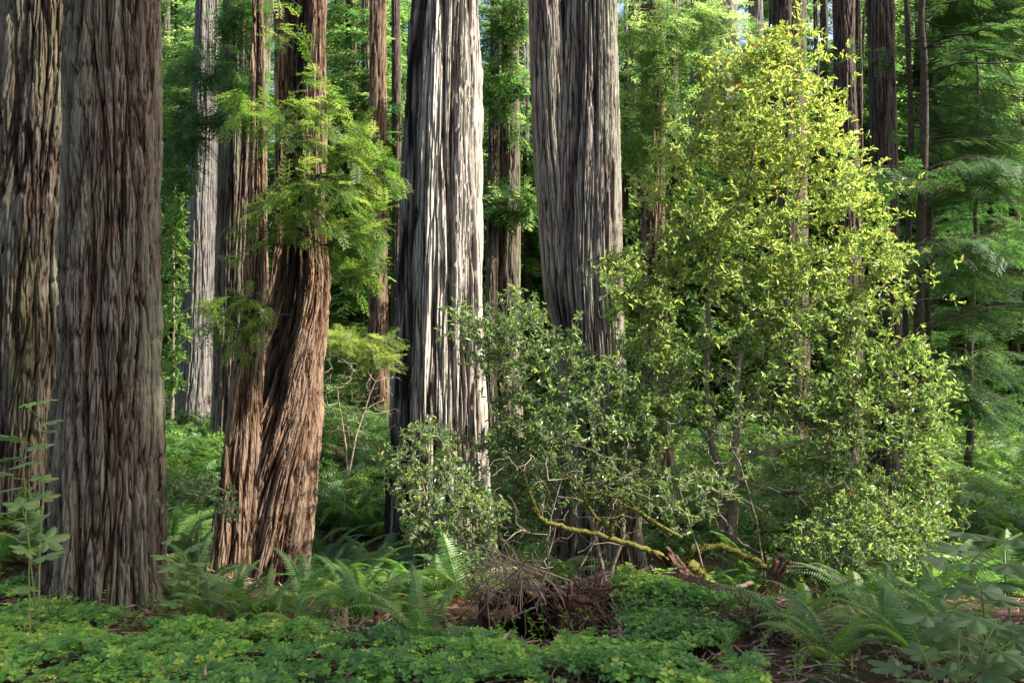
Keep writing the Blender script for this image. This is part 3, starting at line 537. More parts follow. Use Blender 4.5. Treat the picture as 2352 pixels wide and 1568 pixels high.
# ------------------------------------------------------------------ conifers with their own crowns
def conifer(label, name, cat, x, y, H, z0f, rl, nbr, nsp, L, kind, mat, seed, tr=.16, bark='twig_dark', group=None, droop=.25, az=None, zs=None, flatn=.2, shape=.75, at0=False, var=(.05, .95)):
    r = R_(seed); gz = 0. if at0 else float(G(x, y)); base = np.array([0, 0, 0.]) if at0 else np.array([x, y, gz]); t = thing(name, label, cat, base, group)
    hs = np.linspace(-.3, H, 24); cx = np.cumsum(r.normal(0, .03, 24)); cy = np.cumsum(r.normal(0, .03, 24))
    ctr = np.stack([base[0] + cx, base[1] + cy, base[2] + hs], 1); rads = tr * (1 - hs / H * .85) + .01
    mb = MB().tube(ctr, rads, 10, .5, jit=.15, seed=seed)
    V = []; sp_p = []; sp_d = []
    for i in range(nbr):
        f = r.random() ** .9; z = H * (z0f + (1 - z0f) * f) * .985
        if zs is not None: z = r.uniform(*zs)
        a = r.uniform(0, 2 * math.pi) if az is None else r.uniform(*az)
        ln = rl * (1 - ((z / H) ** 1.6) * shape) * r.uniform(.65, 1.1); c = np.array([np.interp(z, hs, ctr[:, 0]), np.interp(z, hs, ctr[:, 1]), base[2] + z])
        s = np.linspace(0, 1, 7); d = np.array([math.sin(a), math.cos(a), 0]); dr = droop * r.uniform(.5, 1.5)
        q = c + np.outer(s * ln, d); q[:, 2] += ln * (.18 * s - (dr + .1) * s * s); q[1:] += r.normal(0, .02 * ln, (6, 3))
        mb.tube(q, .004 + .005 * ln * (1 - s) ** .8, 3, .4, cap=False)
        m_ = max(3, int(nsp * ln / rl)); ss = .12 + .88 * np.linspace(0, 1, m_) ** .8; pp = np.stack([np.interp(ss, s, q[:, k]) for k in range(3)], 1)
        side = np.array([d[1], -d[0], 0]); sg = np.where(np.arange(m_) % 2, 1, -1)[:, None]
        dd = d * .75 + sg * side * (1.0 - .75 * ss)[:, None] + r.normal(0, .18, (m_, 3)); dd[:, 2] -= dr * .8; sp_p.append(pp); sp_d.append(dd)
        V.append(np.full(m_, (i * .618) % 1))
    mb.build('trunk', M[bark], t, base)
    pos = np.vstack(sp_p); dd = np.vstack(sp_d); v = np.concatenate(V); v = var[0] + (var[1] - var[0]) * np.clip(.6 * v + .4 * r.random(len(v)), 0, 1)
    mb = MB(); pick = r.integers(0, len(kind), len(pos))
    for ki, T in enumerate(kind):
        q = pick == ki; m_ = q.sum(); scatter(mb, T[0], T[1], pos[q], frames(dd[q], nrm(np.array([[0, 0, 1.]]) + r.normal(0, flatn, (m_, 3)))), L * r.uniform(.6, 1.25, m_), v[q])
    mb.build('crown', M[mat], t, base, smooth_=False); return t

# hemlocks at right, near
conifer('slim dark hemlock with bare spreading limbs and layered green boughs at right', 'hemlock_tree', 'hemlock tree', 7.15, 14.0, 15, .2, 4.2, 36, 20, .5, SPRAY_FINE, 'needle_dark', 501, tr=.10, droop=.32, az=(.3, 2.9), zs=(7.2, 14))
def boughs(label, x, y, H, specs, seed, tr, mat='needle_dark', L=.5, var=(.05, .95)):
    gz = float(G(x, y)); base = np.array([x, y, gz]); r = R_(seed); t = thing('hemlock_tree', label, 'hemlock tree', base); hs = np.linspace(-.3, H, 20)
    mb = MB().tube(np.stack([x + .05 * np.sin(hs), y + 0 * hs, gz + hs], 1), tr * (1 - hs / H * .6), 10, .5, jit=.15, seed=seed); sp = []; sd = []; vv = []
    for (px0, py0, px1, py1, dy, arch, cnt, wid) in specs:      # limb from the stem to a point; layered boughs along it
        for k in range(cnt):
            a = P(px0, py0 + r.uniform(-14, 14), y); b = P(px1 + r.uniform(-25, 25), py1 + r.uniform(-16, 16), y + dy); b[1] = y + dy + r.uniform(-.9, .9)
            a = np.array([x, y, a[2]]); s = np.linspace(0, 1, 12)[:, None]; q = a + (b - a) * s; q[:, 2] += arch * np.sin(s[:, 0] * math.pi) + r.normal(0, .015, 12); q[:, 1] += r.normal(0, .02, 12)
            ln = np.linalg.norm(b - a); mb.tube(q, .003 + .0042 * ln * (1 - s[:, 0]) ** .8, 5, .6, cap=False)
            d = nrm(b - a); side = nrm(np.cross(d, [0, 0, 1.])); m_ = int(ln * 9)
            for i in range(m_):
                f = .15 + .85 * (i + .5) / m_; p = np.array([np.interp(f, s[:, 0], q[:, j]) for j in range(3)]); sg = 1 if i % 2 else -1
                l2 = wid * (1 - .55 * f) * r.uniform(.5, 1.1); e = p + (d * .6 + side * sg * .9) * l2 + [0, 0, -.25 * l2]
                mb.tube(np.array([p, (p + e) / 2 + [0, 0, .05 * l2], e]), [.005, .004, .002], 3, .5, cap=False)
                m2 = max(2, int(l2 * 7)); g = r.random(m2); sp.append(p + (e - p) * g[:, None]); sd.append((e - p)[None] / l2 + r.normal(0, .45, (m2, 3)) * [1, 1, .25] + [0, 0, -.15]); vv.append(np.full(m2, r.random()))
    mb.build('trunk', M['twig_dark'], t, base); pos = np.vstack(sp); dd = np.vstack(sd); v = np.concatenate(vv); v = var[0] + (var[1] - var[0]) * np.clip(.5 * v + .5 * r.random(len(v)), 0, 1); pk = r.integers(0, 2, len(pos))
    mb = MB()
    for ki, T in enumerate(SPRAY_FINE):
        q = pk == ki; m_ = q.sum(); scatter(mb, T[0], T[1], pos[q], frames(dd[q] + r.normal(0, .2, (m_, 3)), nrm(np.array([[0, 0, 1.]]) + r.normal(0, .42, (m_, 3)))), L * r.uniform(.45, 1.2, m_), v[q])
    mb.build('crown', M[mat], t, base, smooth_=False)
boughs('mossy limbed dark hemlock stem standing behind the right edge of the yellow tree', (2118 - 1176) / FP * 13, 13.0, 8.2,
       [(2118, 440, 1990, 395, -.6, .15, 3, .7), (2118, 400, 2330, 400, -.4, .2, 5, 1.0), (2118, 600, 2400, 560, -.5, .3, 5, 1.0), (2118, 560, 2240, 590, -1.2, .2, 3, .9), (2118, 660, 2330, 650, .6, .25, 3, .9), (2118, 480, 2240, 410, .8, .15, 4, .9),
        (2118, 820, 2280, 850, -.3, .2, 2, .45), (2118, 850, 2330, 960, -.4, .25, 2, .5), (2118, 960, 2260, 920, .3, .1, 2, .4), (2118, 1040, 2230, 1010, -.2, .1, 1, .3), (2118, 760, 2380, 700, .8, .2, 3, .9), (2118, 900, 2400, 1010, .5, .2, 3, .8)], 511, .13)
boughs('thin straight hemlock stem with dark branches reaching to the upper right corner', (2087 - 1176) / FP * 15, 15.0, 15.5,
       [(2087, 160, 2330, 130, -.5, .1, 2, .7), (2087, 100, 2300, 60, .5, .1, 2, .7), (2087, 210, 2400, 280, -.4, .2, 3, .8), (2087, 280, 2380, 400, 0, .2, 3, .8), (2087, 30, 2350, -10, -.3, .1, 3, .9), (2087, 120, 1930, 100, 0, -.1, 1, .3), (2087, 0, 2400, 100, .3, .2, 3, .9), (2087, 240, 2250, 330, .5, .1, 3, .7), (2087, -60, 2360, -80, 0, .1, 4, 1.0)], 521, .075)
for i, (px, Yd_, H, lab, rl) in enumerate([(2225, 22, 12, 'dark young hemlock between the right edge trees and the mossy limbed stem', 2.4)]):
    conifer(lab, 'hemlock_tree', 'hemlock tree', (px - 1176) / FP * Yd_, Yd_, H, .12, rl, 75, 22, .6, SPRAY_FINE, 'needle_dark', 531 + i, tr=.1)

# ------------------------------------------------------------------ background conifers: four built, the rest copies
protos = []
for i, (H, rl, nbr, nsp, mt, L, z0) in enumerate([(22, 3.3, 150, 30, 'needle_far', .95, .03), (17, 3.0, 130, 28, 'needle_far', .9, .02), (26, 3.8, 150, 34, 'needle_far', 1.1, .10), (12, 2.8, 110, 26, 'needle_far', .8, .0)]):
    protos.append([conifer('', 'conifer_tree', 'conifer', 0, 0, H, z0, rl, nbr, nsp, L, SPRAY_FAR, mt, 601 + i, tr=.22, droop=.3, at0=True), False, H])
zones = [(395, 'right of the huge fused pair'), (500, 'behind the pale grey slender trunk'), (690, 'behind the twisted redwood'), (800, 'right of the twisted redwood'), (880, 'beside the three distant trunks'), (1010, 'behind the massive central redwood'),
         (1165, 'behind two narrow trunks'), (1220, 'left of the broad grey redwood'), (1350, 'behind the broad grey redwood'), (1450, 'right of the broad grey redwood'), (1560, 'behind the sprayed dark red trunk'), (1660, 'behind the left yellow crown'),
         (1760, 'behind the yellow crown tip'), (1860, 'behind the right yellow crown'), (1985, 'behind the dark trunks at right'), (2080, 'behind the thin hemlock stem'), (2170, 'left of the right edge hemlocks'), (2260, 'deep behind the hemlock boughs'), (2345, 'at the right edge'), (20, 'at the left edge'), (250, 'behind the huge fused pair')]
rg = R_(77); ranks = [('nearest', 28, 33), ('middle', 37, 45), ('farthest', 50, 64)]
tone = ['tall drooping green conifer', 'bushy mid green conifer', 'very tall loose green conifer', 'low young green conifer']
for zi, (px, ztxt) in enumerate(zones):
    for ri, (rt_, ya, yb_) in enumerate(ranks):
        y = rg.uniform(ya, yb_); x = (px + rg.uniform(-22, 22) - 1176) / FP * y; k = [3, 0, 2][ri] if (zi + ri) % 3 else [1, 1, 0][ri]
        if ri == 0 and 900 < px < 1500: k = 3
        if ri == 0 and px > 1900: k = 1
        lab = f'{tone[k]} {ztxt}, {rt_} of three'; loc = (x, y, float(G(x, y)) - .2); pr = protos[k]; sc = rg.uniform(.85, 1.2); grp = 'background conifers'
        if not pr[1]:
            pr[1] = True; o = pr[0]; o.location = loc; o.rotation_euler = (0, 0, rg.uniform(0, 6)); o.scale = (sc,) * 3; o['label'] = lab; o['group'] = grp
        else: dup(pr[0], loc, rg.uniform(0, 6.28), sc, lab, grp)
# unseen redwoods added off to the right, their crowns placed to shade chosen areas
def shade_tree(x, y, zlo, zhi, rl, seed, label, dens=1.0):
    r = R_(seed); gz = float(G(x, y)); base = np.array([x, y, gz]); t = thing('redwood_tree', label, 'redwood tree', base, 'added shade redwoods beyond the frame')
    hs = np.linspace(-.5, zhi + 2 - gz, 30); mb = MB().tube(np.stack([x + 0 * hs, y + 0 * hs, gz + hs], 1), 1.1 - hs / hs[-1] * .85, 40, .5, jit=.08, seed=seed); mb.build('trunk', M['twig'], t, base)
    N_ = int(5200 * dens); z = r.uniform(zlo, zhi, N_); a = r.uniform(0, 6.283, N_); rad = rl * np.sqrt(r.random(N_)) * (1 - .5 * (z - zlo) / (zhi - zlo))
    pos = np.stack([x + rad * np.sin(a), y + rad * np.cos(a), z - .15 * rad], 1); keep = n2(pos[:, 0] * .55 + z * .3, z * .55 + pos[:, 1] * .4, seed) > -.12; pos = pos[keep]; a = a[keep]
    dd = np.stack([np.sin(a), np.cos(a), -.3 + 0 * a], 1) + r.normal(0, .4, (len(a), 3)); mb = MB(); T = SPRAY_FAR[0]
    scatter(mb, T[0], T[1], pos, frames(dd, nrm(np.array([[0, 0, 1.]]) + r.normal(0, .4, (len(a), 3)))), 1.25 * r.uniform(.7, 1.2, len(a)), r.random(len(a)))
    mb.build('crown', M['needle_far'], t, base, smooth_=False)
shade_tree(14, 1.6, 8, 27, 3.4, 701, 'unseen redwood added right of the camera for shade', .34)
shade_tree(21, 1.4, 14, 33, 3.0, 702, 'unseen redwood added farther right of the camera for shade', .34)
shade_tree(24, 13.5, 9, 24, 3.4, 704, 'unseen redwood added far right of the view for shade')

# ------------------------------------------------------------------ ferns
def ghit(px, py, y0=2.5, y1=60):
    Y = np.geomspace(y0, y1, 900); z = CAM_Z - (py - 784) / FP * Y; g = G((px - 1176) / FP * Y, Y, True); k = np.argmax(z < g)
    return (px - 1176) / FP * Y[k], Y[k]
def frond_mb(mb, seed, arch=1.0, npair=34, width=.17, rot=None, ln=1.0, base=np.zeros(3), var=None, tilt=1.15, fold=.25):
    r = R_(seed); n = npair; s = np.linspace(0, 1, n + 1); ang = tilt - arch * (1.5 * s ** 1.25) + .05 * r.normal(); st = 1 / n
    y = np.cumsum(np.cos(ang)) * st; z = np.cumsum(np.sin(ang)) * st; bx = .06 * r.normal() * s ** 2; q = np.stack([bx, y, z], 1); d = nrm(np.gradient(q, axis=0)); side = np.array([1., 0, 0]); nm = nrm(np.cross(side[None], d))
    w = width * np.clip(np.minimum((s + .05) * 5, 1.12 * (1 - s) ** .75 + .03), .03, 1); V = []; F = []; k = 0
    for i in range(2, n):
        for sg in (-1, 1):
            l = w[i] * r.uniform(.85, 1.08); dirp = nrm(side * sg * (1 - .05) + d[i] * .28 - nm[i] * (fold + r.normal(0, .06)) + [0, 0, -.10]); e = q[i] + dirp * l; hw = st * .40; m_ = q[i] + dirp * l * .22
            V += [q[i] - d[i] * hw * .6, m_ - d[i] * hw, e, m_ + d[i] * hw + nm[i] * .008]; F.append([k, k + 1, k + 2, k + 3]); k += 4
    V = np.array(V); Rz = np.eye(3)
    if rot is not None: c, s_ = math.cos(rot), math.sin(rot); Rz = np.array([[c, s_, 0], [-s_, c, 0], [0, 0, 1]])
    v = r.random() * .7 if var is None else var
    mb.add(V @ Rz * ln + base, np.array(F), v); mb.tube(q[::3] @ Rz * ln + base, .0055 * ln * (1 - .8 * s[::3]), 3, min(1, v + .2), cap=False)
FR = []
for i in range(7):
    mb = MB(); frond_mb(mb, 800 + i, arch=[.9, 1.05, 1.2, .8, 1.1, 1.5, 1.6][i], var=[.35, .55, .7, .45, .2, .62, .96][i], tilt=[1.15, 1.0, .95, 1.25, 1.1, .8, .7][i]); o = mb.build('frond', M['fern'], smooth_=False); FR.append(o)
used_fr = set()
def fern(px, py, nf, size, label, seed, Y=None, dead=2, az=None, dz=0.0, group='sword ferns'):
    if Y is None: x, Y = ghit(px, py)
    else: x = (px - 1176) / FP * Y
    r = R_(seed); base = (x, Y, float(G(x, Y)) + dz); t = thing('sword_fern', label, 'fern', base, group)
    for i in range(nf + dead):
        k = r.integers(0, 6) if i < nf else 6
        if k not in used_fr: used_fr.add(k); o = FR[k]
        else: o = FR[k].copy(); COL.objects.link(o)
        o.parent = t; a = (i / nf * 6.283 + r.normal(0, .25)) if az is None else r.uniform(*az); s = size * r.uniform(.7, 1.1) * (.75 if k == 6 else 1)
        o.rotation_euler = (r.normal(0, .10) + (-.25 if k == 6 else 0), r.normal(0, .12), -a); o.scale = (s, s, s); o.location = (r.normal(0, .02), r.normal(0, .02), 0)
ferns = [(975, 1482, 9, .62, 'large arching fern with separate fronds before the hollow stump', None), (600, 1432, 12, .70, 'bright fern at the foot of the twisted redwood', None), (492, 1425, 9, .62, 'fern with long fronds sweeping left beside the huge fused trunk', None),
    (690, 1450, 8, .5, 'dim small fern under the right foot of the twisted redwood', None), (745, 1400, 9, .6, 'shaded fern just right of the twisted redwood base', 8.3), (800, 1310, 14, .95, 'lush green fern with upright fronds left of the central redwood', 10.8),
    (850, 1290, 12, .9, 'broad green fern beside the black foot of the central redwood', 11.6), (890, 1370, 12, .75, 'olive fern among dead fronds in front of the central redwood', 8.6), (1010, 1380, 11, .7, 'tangled dull fern below the low dark shrub', 8.4), (940, 1420, 9, .6, 'small drooping fern behind the large arching fern', 7.6),
    (760, 1200, 12, 1.0, 'fern draped with rusty dead fronds near the right side of the twisted trunk', 12.2), (790, 1080, 14, 1.2, 'deep green fern under the bare twig shrub, left one', 16), (850, 1075, 14, 1.25, 'deep green fern under the bare twig shrub, right one', 15.5), (745, 1120, 12, 1.1, 'dark fern in the shadow close behind the twisted trunk', 14),
    (405, 990, 12, 1.2, 'pale fern highest on the slope right of the fused pair', 18), (455, 985, 12, 1.1, 'fern at the foot of the slender pale grey trunk, left side', 19), (515, 985, 12, 1.1, 'fern at the foot of the furrowed brown trunk', 18), (395, 1050, 13, 1.1, 'light green fern midway up the slope beside the fused pair', 14.5),
    (455, 1040, 13, 1.15, 'wide fern midway up the slope in the centre of the gap', 15.5), (510, 1060, 13, 1.1, 'fern midway up the slope touching the twisted redwood', 14), (420, 1110, 12, 1.0, 'green fern lowest on the slope, left of two', 12.5), (480, 1110, 12, 1.0, 'green fern lowest on the slope, right of two', 12),
    (40, 1160, 12, .85, 'sunlit fern behind the big leaves at the left edge', 8.8), (105, 1165, 11, .85, 'fern tucked against the left side of the huge fused trunk', 8.6), (10, 1200, 10, .8, 'fern with reddish old fronds at the very left edge', 8.0),
    (1195, 1270, 12, 1.0, 'fern seen in the gap between the two largest redwoods, left one', 13.2), (1240, 1240, 12, 1.1, 'fern seen in the gap between the two largest redwoods, right one', 14.4), (1215, 1150, 12, 1.2, 'fern farther up the gap between the two largest redwoods', 17.5),
    (2160, 1200, 13, 1.1, 'green fern right of the mossy limbed hemlock stem, nearest the stem', 14.0), (2220, 1185, 13, 1.1, 'second green fern from the mossy limbed hemlock stem', 14.6), (2285, 1200, 13, 1.1, 'third green fern from the mossy limbed hemlock stem', 13.6), (2335, 1170, 13, 1.2, 'green fern behind the big leaves at the right edge', 15.4), (2190, 1120, 12, 1.3, 'farther fern up the slope behind the right edge ferns', 18),
    (1700, 1345, 8, .5, 'small fern between the pale stem and the leaning broken log', 9.4), (1600, 1300, 9, .6, 'dark fern under the mossy limbs left of the pale stem', 10.4), (1825, 1470, 9, .62, 'fern right of the bare reddish soil bank', None), (1905, 1520, 9, .6, 'fern with upright fronds at the bottom, right of the soil bank', None),
    (2030, 1480, 10, .62, 'grey green fern with one long frond pointing left, lower right', None), (2110, 1530, 9, .6, 'fern among rusty leaves at the bottom right', None), (2230, 1520, 10, .62, 'fern beneath the big lobed leaves at the bottom right', None), (2160, 1440, 10, .65, 'sunlit yellow green fern under the big lobed leaves', None),
    (2320, 1560, 9, .55, 'fern in the bottom right corner', None), (1850, 1400, 9, .6, 'fern below the curved broken branch', 7.4), (1690, 1530, 6, .25, 'tiny fern beside the bare soil bank at the bottom', None), (1520, 1505, 6, .2, 'tiny bright fern at the right end of the sorrel carpet', None), (1180, 1530, 6, .22, 'tiny fern hanging in front of the hollow stump', None)]
places = [(400, 7.6, 'against the right foot of the huge fused trunk'), (455, 8.4, 'behind the layered lobed leaves'), (540, 7.9, 'in front of the twisted redwood left foot'), (560, 7.0, 'at the sorrel edge before the twisted redwood'), (650, 7.2, 'at the sorrel edge, below the twisted bark'), (700, 8.2, 'touching the right foot of the twisted redwood'),
    (745, 9.6, 'between the twisted redwood and the lush fern'), (820, 8.4, 'behind the dark upright snag'), (830, 7.1, 'beside the small fuzzy stump'), (905, 9.6, 'below the black side of the central redwood'), (960, 8.8, 'under the low dark shrub'), (1060, 8.6, 'behind the upright grey stick'), (1090, 9.6, 'at the foot of the central redwood'),
    (1180, 10.5, 'behind the hollow stump'), (1240, 11.5, 'in the hollow between the largest redwoods'), (440, 10.5, 'in the dip below the slope ferns'), (390, 11.5, 'beside the fused trunk at the slope foot'), (520, 12.5, 'behind the twisted redwood left edge'), (780, 13.5, 'under the bare twig shrub'), (870, 13.0, 'near the central redwood dark edge'),
    (1720, 11.0, 'behind the pale stem'), (1960, 8.2, 'under the spreading low shrub'), (2060, 7.2, 'below the spreading low shrub'), (2140, 8.6, 'right of the spreading low shrub'), (2230, 9.5, 'behind the tall pale stemmed plant'), (2320, 10.5, 'behind the flat lobed leaves'), (2180, 11.5, 'in the shade of the mossy limbed hemlock'), (2010, 6.2, 'among litter at lower right')]
for i, (px, Yf, pl) in enumerate(places): ferns.append((px, 0, 11 + i % 3, (.60 if Yf < 8 else .85) * (.72 if 500 < px < 780 else 1) + .1 * (i % 3), ['full green', 'ragged green', 'low spreading'][i % 3] + ' fern ' + pl, Yf))
for i, (px, py, nf, sz, lab, Yf) in enumerate(ferns):
    fern(px, py, nf, sz * (1.3 if Yf and 9.4 < Yf < 17 else 1), lab, 900 + i, Yf, dead=0 if sz < .3 else 5, az=(3.5, 6.0) if i == 2 else None)

# ------------------------------------------------------------------ ground cover
def litter():
    r = R_(1001); mb = MB(); n = 9000; y = 3.2 + 11 * r.random(n) ** 1.3; x = r.uniform(-.75, .75, n) * (y + 1.5); z = G(x, y) + .012
    a = r.uniform(0, 6.283, n); d = np.stack([np.cos(a), np.sin(a), r.normal(0, .25, n)], 1); T = leaf_T(.10, .0, .0)
    scatter(mb, T[0], T[1], np.stack([x, y, z], 1), frames(d, nrm(np.array([[0, 0, 1.]]) + r.normal(0, .4, (n, 3)))), r.uniform(.05, .22, n), r.random(n))
    for i in range(420):
        yy = 3.4 + 8 * r.random(); xx = r.uniform(-.7, .7) * yy; l = r.uniform(.12, .6); a = r.uniform(0, 6.283); dv = np.array([math.cos(a), math.sin(a)]) * l; s = np.linspace(0, 1, 5)
        q = np.stack([xx + dv[0] * s + r.normal(0, .012, 5), yy + dv[1] * s + r.normal(0, .012, 5), 0 * s], 1); q[:, 2] = G(q[:, 0], q[:, 1]) + .015 + s * r.uniform(0, .10); mb.tube(q, r.uniform(.002, .007), 4, r.random(), cap=False)
    tag(mb.build('forest_litter', M['litterwood'], smooth_=False), 'scattered dead needles, bark flakes and sticks on the forest floor', 'litter', kind='stuff')
litter()
def sorrel():
    r = R_(1003); mb = MB(); n = 90000; y = 3.3 + 6.2 * r.random(n); x = r.uniform(-.74, .74, n) * y; z = G(x, y); px, py = proj(np.stack([x, y, z + .06], 1))
    polys = [[(-60, 1330), (120, 1330), (200, 1390), (380, 1430), (560, 1440), (760, 1450), (1110, 1465), (1250, 1490), (1300, 1475), (1520, 1480), (1600, 1520), (1680, 1600), (1680, 1800), (-60, 1800)],
             [(1400, 1350), (1440, 1320), (1540, 1320), (1640, 1350), (1700, 1410), (1680, 1480), (1580, 1500), (1480, 1480), (1410, 1420)], [(1640, 1370), (1760, 1400), (1800, 1430), (1700, 1460)], [(-60, 1230), (90, 1240), (100, 1340), (-60, 1340)], [(1660, 1500), (1760, 1500), (1760, 1800), (1660, 1800)]]
    w = np.zeros(n)
    for q, d in zip(polys, (1, 2.2, 1., .8, .6)): w = np.maximum(w, inpoly(px, py, q) * d)
    clump = n2(x * 1.6, y * 1.6, 61) + .5 * n2(x * 4, y * 4, 62); keep = r.random(n) < w * np.clip(.62 + 1.9 * clump, np.where(w > 1.5, .5, .05), 1) * .95; x, y, z, clump = x[keep], y[keep], z[keep], clump[keep]; m_ = len(x)
    hgt = .02 + .17 * np.clip(.4 + 1.1 * n2(x * 2.2, y * 2.2, 63), 0, 1) * r.uniform(.5, 1, m_) + .03 * r.random(m_); pos = np.stack([x, y, z + hgt], 1); a = r.uniform(0, 6.283, m_); d = np.stack([np.cos(a), np.sin(a), r.normal(0, .15, m_)], 1)
    var = np.clip(.48 + .7 * n2(x * .9, y * .9, 64) + r.normal(0, .22, m_), 0, .95); var = np.where(r.random(m_) < .015, 1, var)
    scatter(mb, *CLOVER, pos, frames(d, nrm(np.array([[0, -.22, 1.]]) + r.normal(0, .33, (m_, 3)))), r.uniform(.035, .078, m_), var)
    tag(mb.build('sorrel_ground_cover', M['sorrel'], smooth_=False), 'carpet of small three leaved green sorrel across the foreground', 'ground cover', kind='stuff'); print('sorrel', m_)
sorrel()
def undergrowth():
    r = R_(1005); mb = MB(); n = 60000; y = 15.5 + 31 * r.random(n) ** 1.1; x = r.uniform(-.72, .72, n) * y; c = n2(x * .45, y * .45, 71); keep = c > -.42; x, y, c = x[keep], y[keep], c[keep]; m_ = len(x)
    h = (.15 + 1.3 * np.clip(c + .3, 0, 1)) * r.random(m_) ** .7 + .05; pos = np.stack([x, y, G(x, y) + h], 1); a = r.uniform(0, 6.283, m_); d = np.stack([np.cos(a), np.sin(a), r.normal(-.1, .3, m_)], 1); pk = r.random(m_) < .5
    for q, T, L in ((pk, SPRAYS[0], .5), (~pk, SPRAY_FAR[0], .45)):
        k = q.sum(); scatter(mb, T[0], T[1], pos[q], frames(d[q], nrm(np.array([[0, 0, 1.]]) + r.normal(0, .5, (k, 3)))), L * r.uniform(.6, 1.3, k), r.random(k) * .8)
    tag(mb.build('undergrowth', M['fern'], smooth_=False), 'dense low green undergrowth covering the rising forest floor behind the trunks', 'undergrowth', kind='stuff')
undergrowth()
def grass(px, py, label, seed, n=22, L=.35, Y=None):
    x, Y = ghit(px, py) if Y is None else ((px - 1176) / FP * Y, Y); r = R_(seed); b = np.array([x, Y, float(G(x, Y))]); mb = MB()
    for i in range(n):
        a = r.uniform(0, 6.28); l = L * r.uniform(.5, 1.1); o = np.array([math.cos(a), math.sin(a), 0]); s = np.linspace(0, 1, 6)[:, None]; q = b + o * (.02 + .45 * l * s ** 2) + np.array([0, 0, 1]) * (l * s * (1 - .35 * s)); sd = np.array([-o[1], o[0], 0]) * .004 * (1.05 - s)
        V = np.vstack([q - sd, q + sd]); F = [[k, k + 1, k + 7, k + 6] for k in range(5)]; mb.add(V, F, r.random())
    o = mb.build('grass_tuft', M['grass'], smooth_=False); me = o.data; tag(o, label, 'grass tuft', 'grass tufts')
grass(438, 1470, 'bright yellow green grass tuft in the sorrel right of the huge trunk', 1, 26, .30); grass(372, 1425, 'thin grass blades standing against the foot of the huge trunk', 2, 16, .36); grass(150, 1540, 'loose grass blades in the sorrel at lower left', 3, 12, .22); grass(60, 1480, 'arching pale grass blades near the left edge', 4, 10, .22)

# ------------------------------------------------------------------ big lobed leaves
def lobed_leaf(seed, teeth=True):
    r = R_(seed); n = 72; th = np.linspace(-2.75, 2.75, n); rad = np.zeros(n)
    for a, l, w in ((0, 1, .50), (.95, .88, .48), (-.95, .88, .48), (1.95, .62, .5), (-1.95, .62, .5)): rad = np.maximum(rad, l * np.clip(1 - (np.abs(th - a) / w) ** 1.5 * .55, 0, 1))
    rad = np.maximum(rad, .42) * (1 + .05 * np.where(np.arange(n) % 2, 1, -1)) * .62; x = np.sin(th) * rad; y = np.cos(th) * rad; ph = r.uniform(0, 6)
    def hz(x, y): rr = np.hypot(x, y); t = np.arctan2(x, y); return -.42 * rr ** 2 + .045 * np.cos(t * 6.6) * rr * 2 + .03 * np.sin(3 * x + ph)
    V = [[0, 0, 0]]
    for f in (.33, .66, 1.0): V += list(np.stack([x * f, y * f, hz(x * f, y * f)], 1))
    F4 = []; F3 = [[0, i + 2, i + 1] for i in range(n - 1)]
    for k in range(2): F4 += [[1 + k * n + i, 1 + k * n + i + 1, 1 + (k + 1) * n + i + 1, 1 + (k + 1) * n + i] for i in range(n - 1)]
    V = np.array(V); mb = MB(); mb.add(V, F3, .45 + .1 * r.random()); mb.v.append(np.zeros((0, 3))); mb.f.append(np.array(F4)); mb.a.append(np.zeros(0)); mb.m.append(np.zeros(len(F4))); return mb
LL = []
for i, v in enumerate((.25, .45, .6, .95)): mb = lobed_leaf(i); mb.a[0] = np.clip(mb.a[0] * 0 + v, 0, 1); o = mb.build('leaf', M['broad'], smooth_=True); LL.append(o)
used_l = set()
def big_leaf_plant(label, root, Y, leaves, seed, size, stem=None, dark='stem', th=.006):
    r = R_(seed); base = P(root[0], root[1], Y); gz = float(G(base[0], Y)); base[2] = gz; t = thing('broad_leaved_plant', label, 'leafy plant', base, 'big leaved plants'); mb = MB(); nodes = []
    for line in stem:
        q = np.array([P(a, b, Y + c) for a, b, c in line]); q = np.vstack([base[None], q]); s = np.linspace(0, 1, len(q)); sf = np.linspace(0, 1, len(q) * 3); qq = np.stack([np.interp(sf, s, q[:, k]) for k in range(3)], 1)
        mb.tube(qq, np.linspace(th, th * .45, len(qq)), 6, .5, jit=.1, seed=seed); nodes += list(qq[2:])
    nodes = np.array(nodes)
    for i, (px, py, sc, k) in enumerate(leaves):
        p = P(px, py, Y + r.uniform(-.35, .25)); d = np.linalg.norm(nodes - p, axis=1) + 2 * np.maximum(0, nodes[:, 2] - p[2] + .03); j = int(np.argmin(d)); a = nodes[j]; mid = (a + p) / 2 + [0, 0, -.02]
        mb.tube(np.array([a, mid, p]), [.0032, .0026, .002], 4, .7, cap=False)
        if k not in used_l: used_l.add(k); o = LL[k]
        else: o = LL[k].copy(); COL.objects.link(o)
        o.parent = t; o.location = tuple(p - base); out = (p - a)[:2]; az = math.atan2(-out[0], out[1]) + r.normal(0, .35); o.rotation_euler = (r.uniform(.02, .42), r.normal(0, .22), az); s = size * sc * r.uniform(.9, 1.1); o.scale = (s, s, s)
    mb.build('stem', M[dark], t, base)
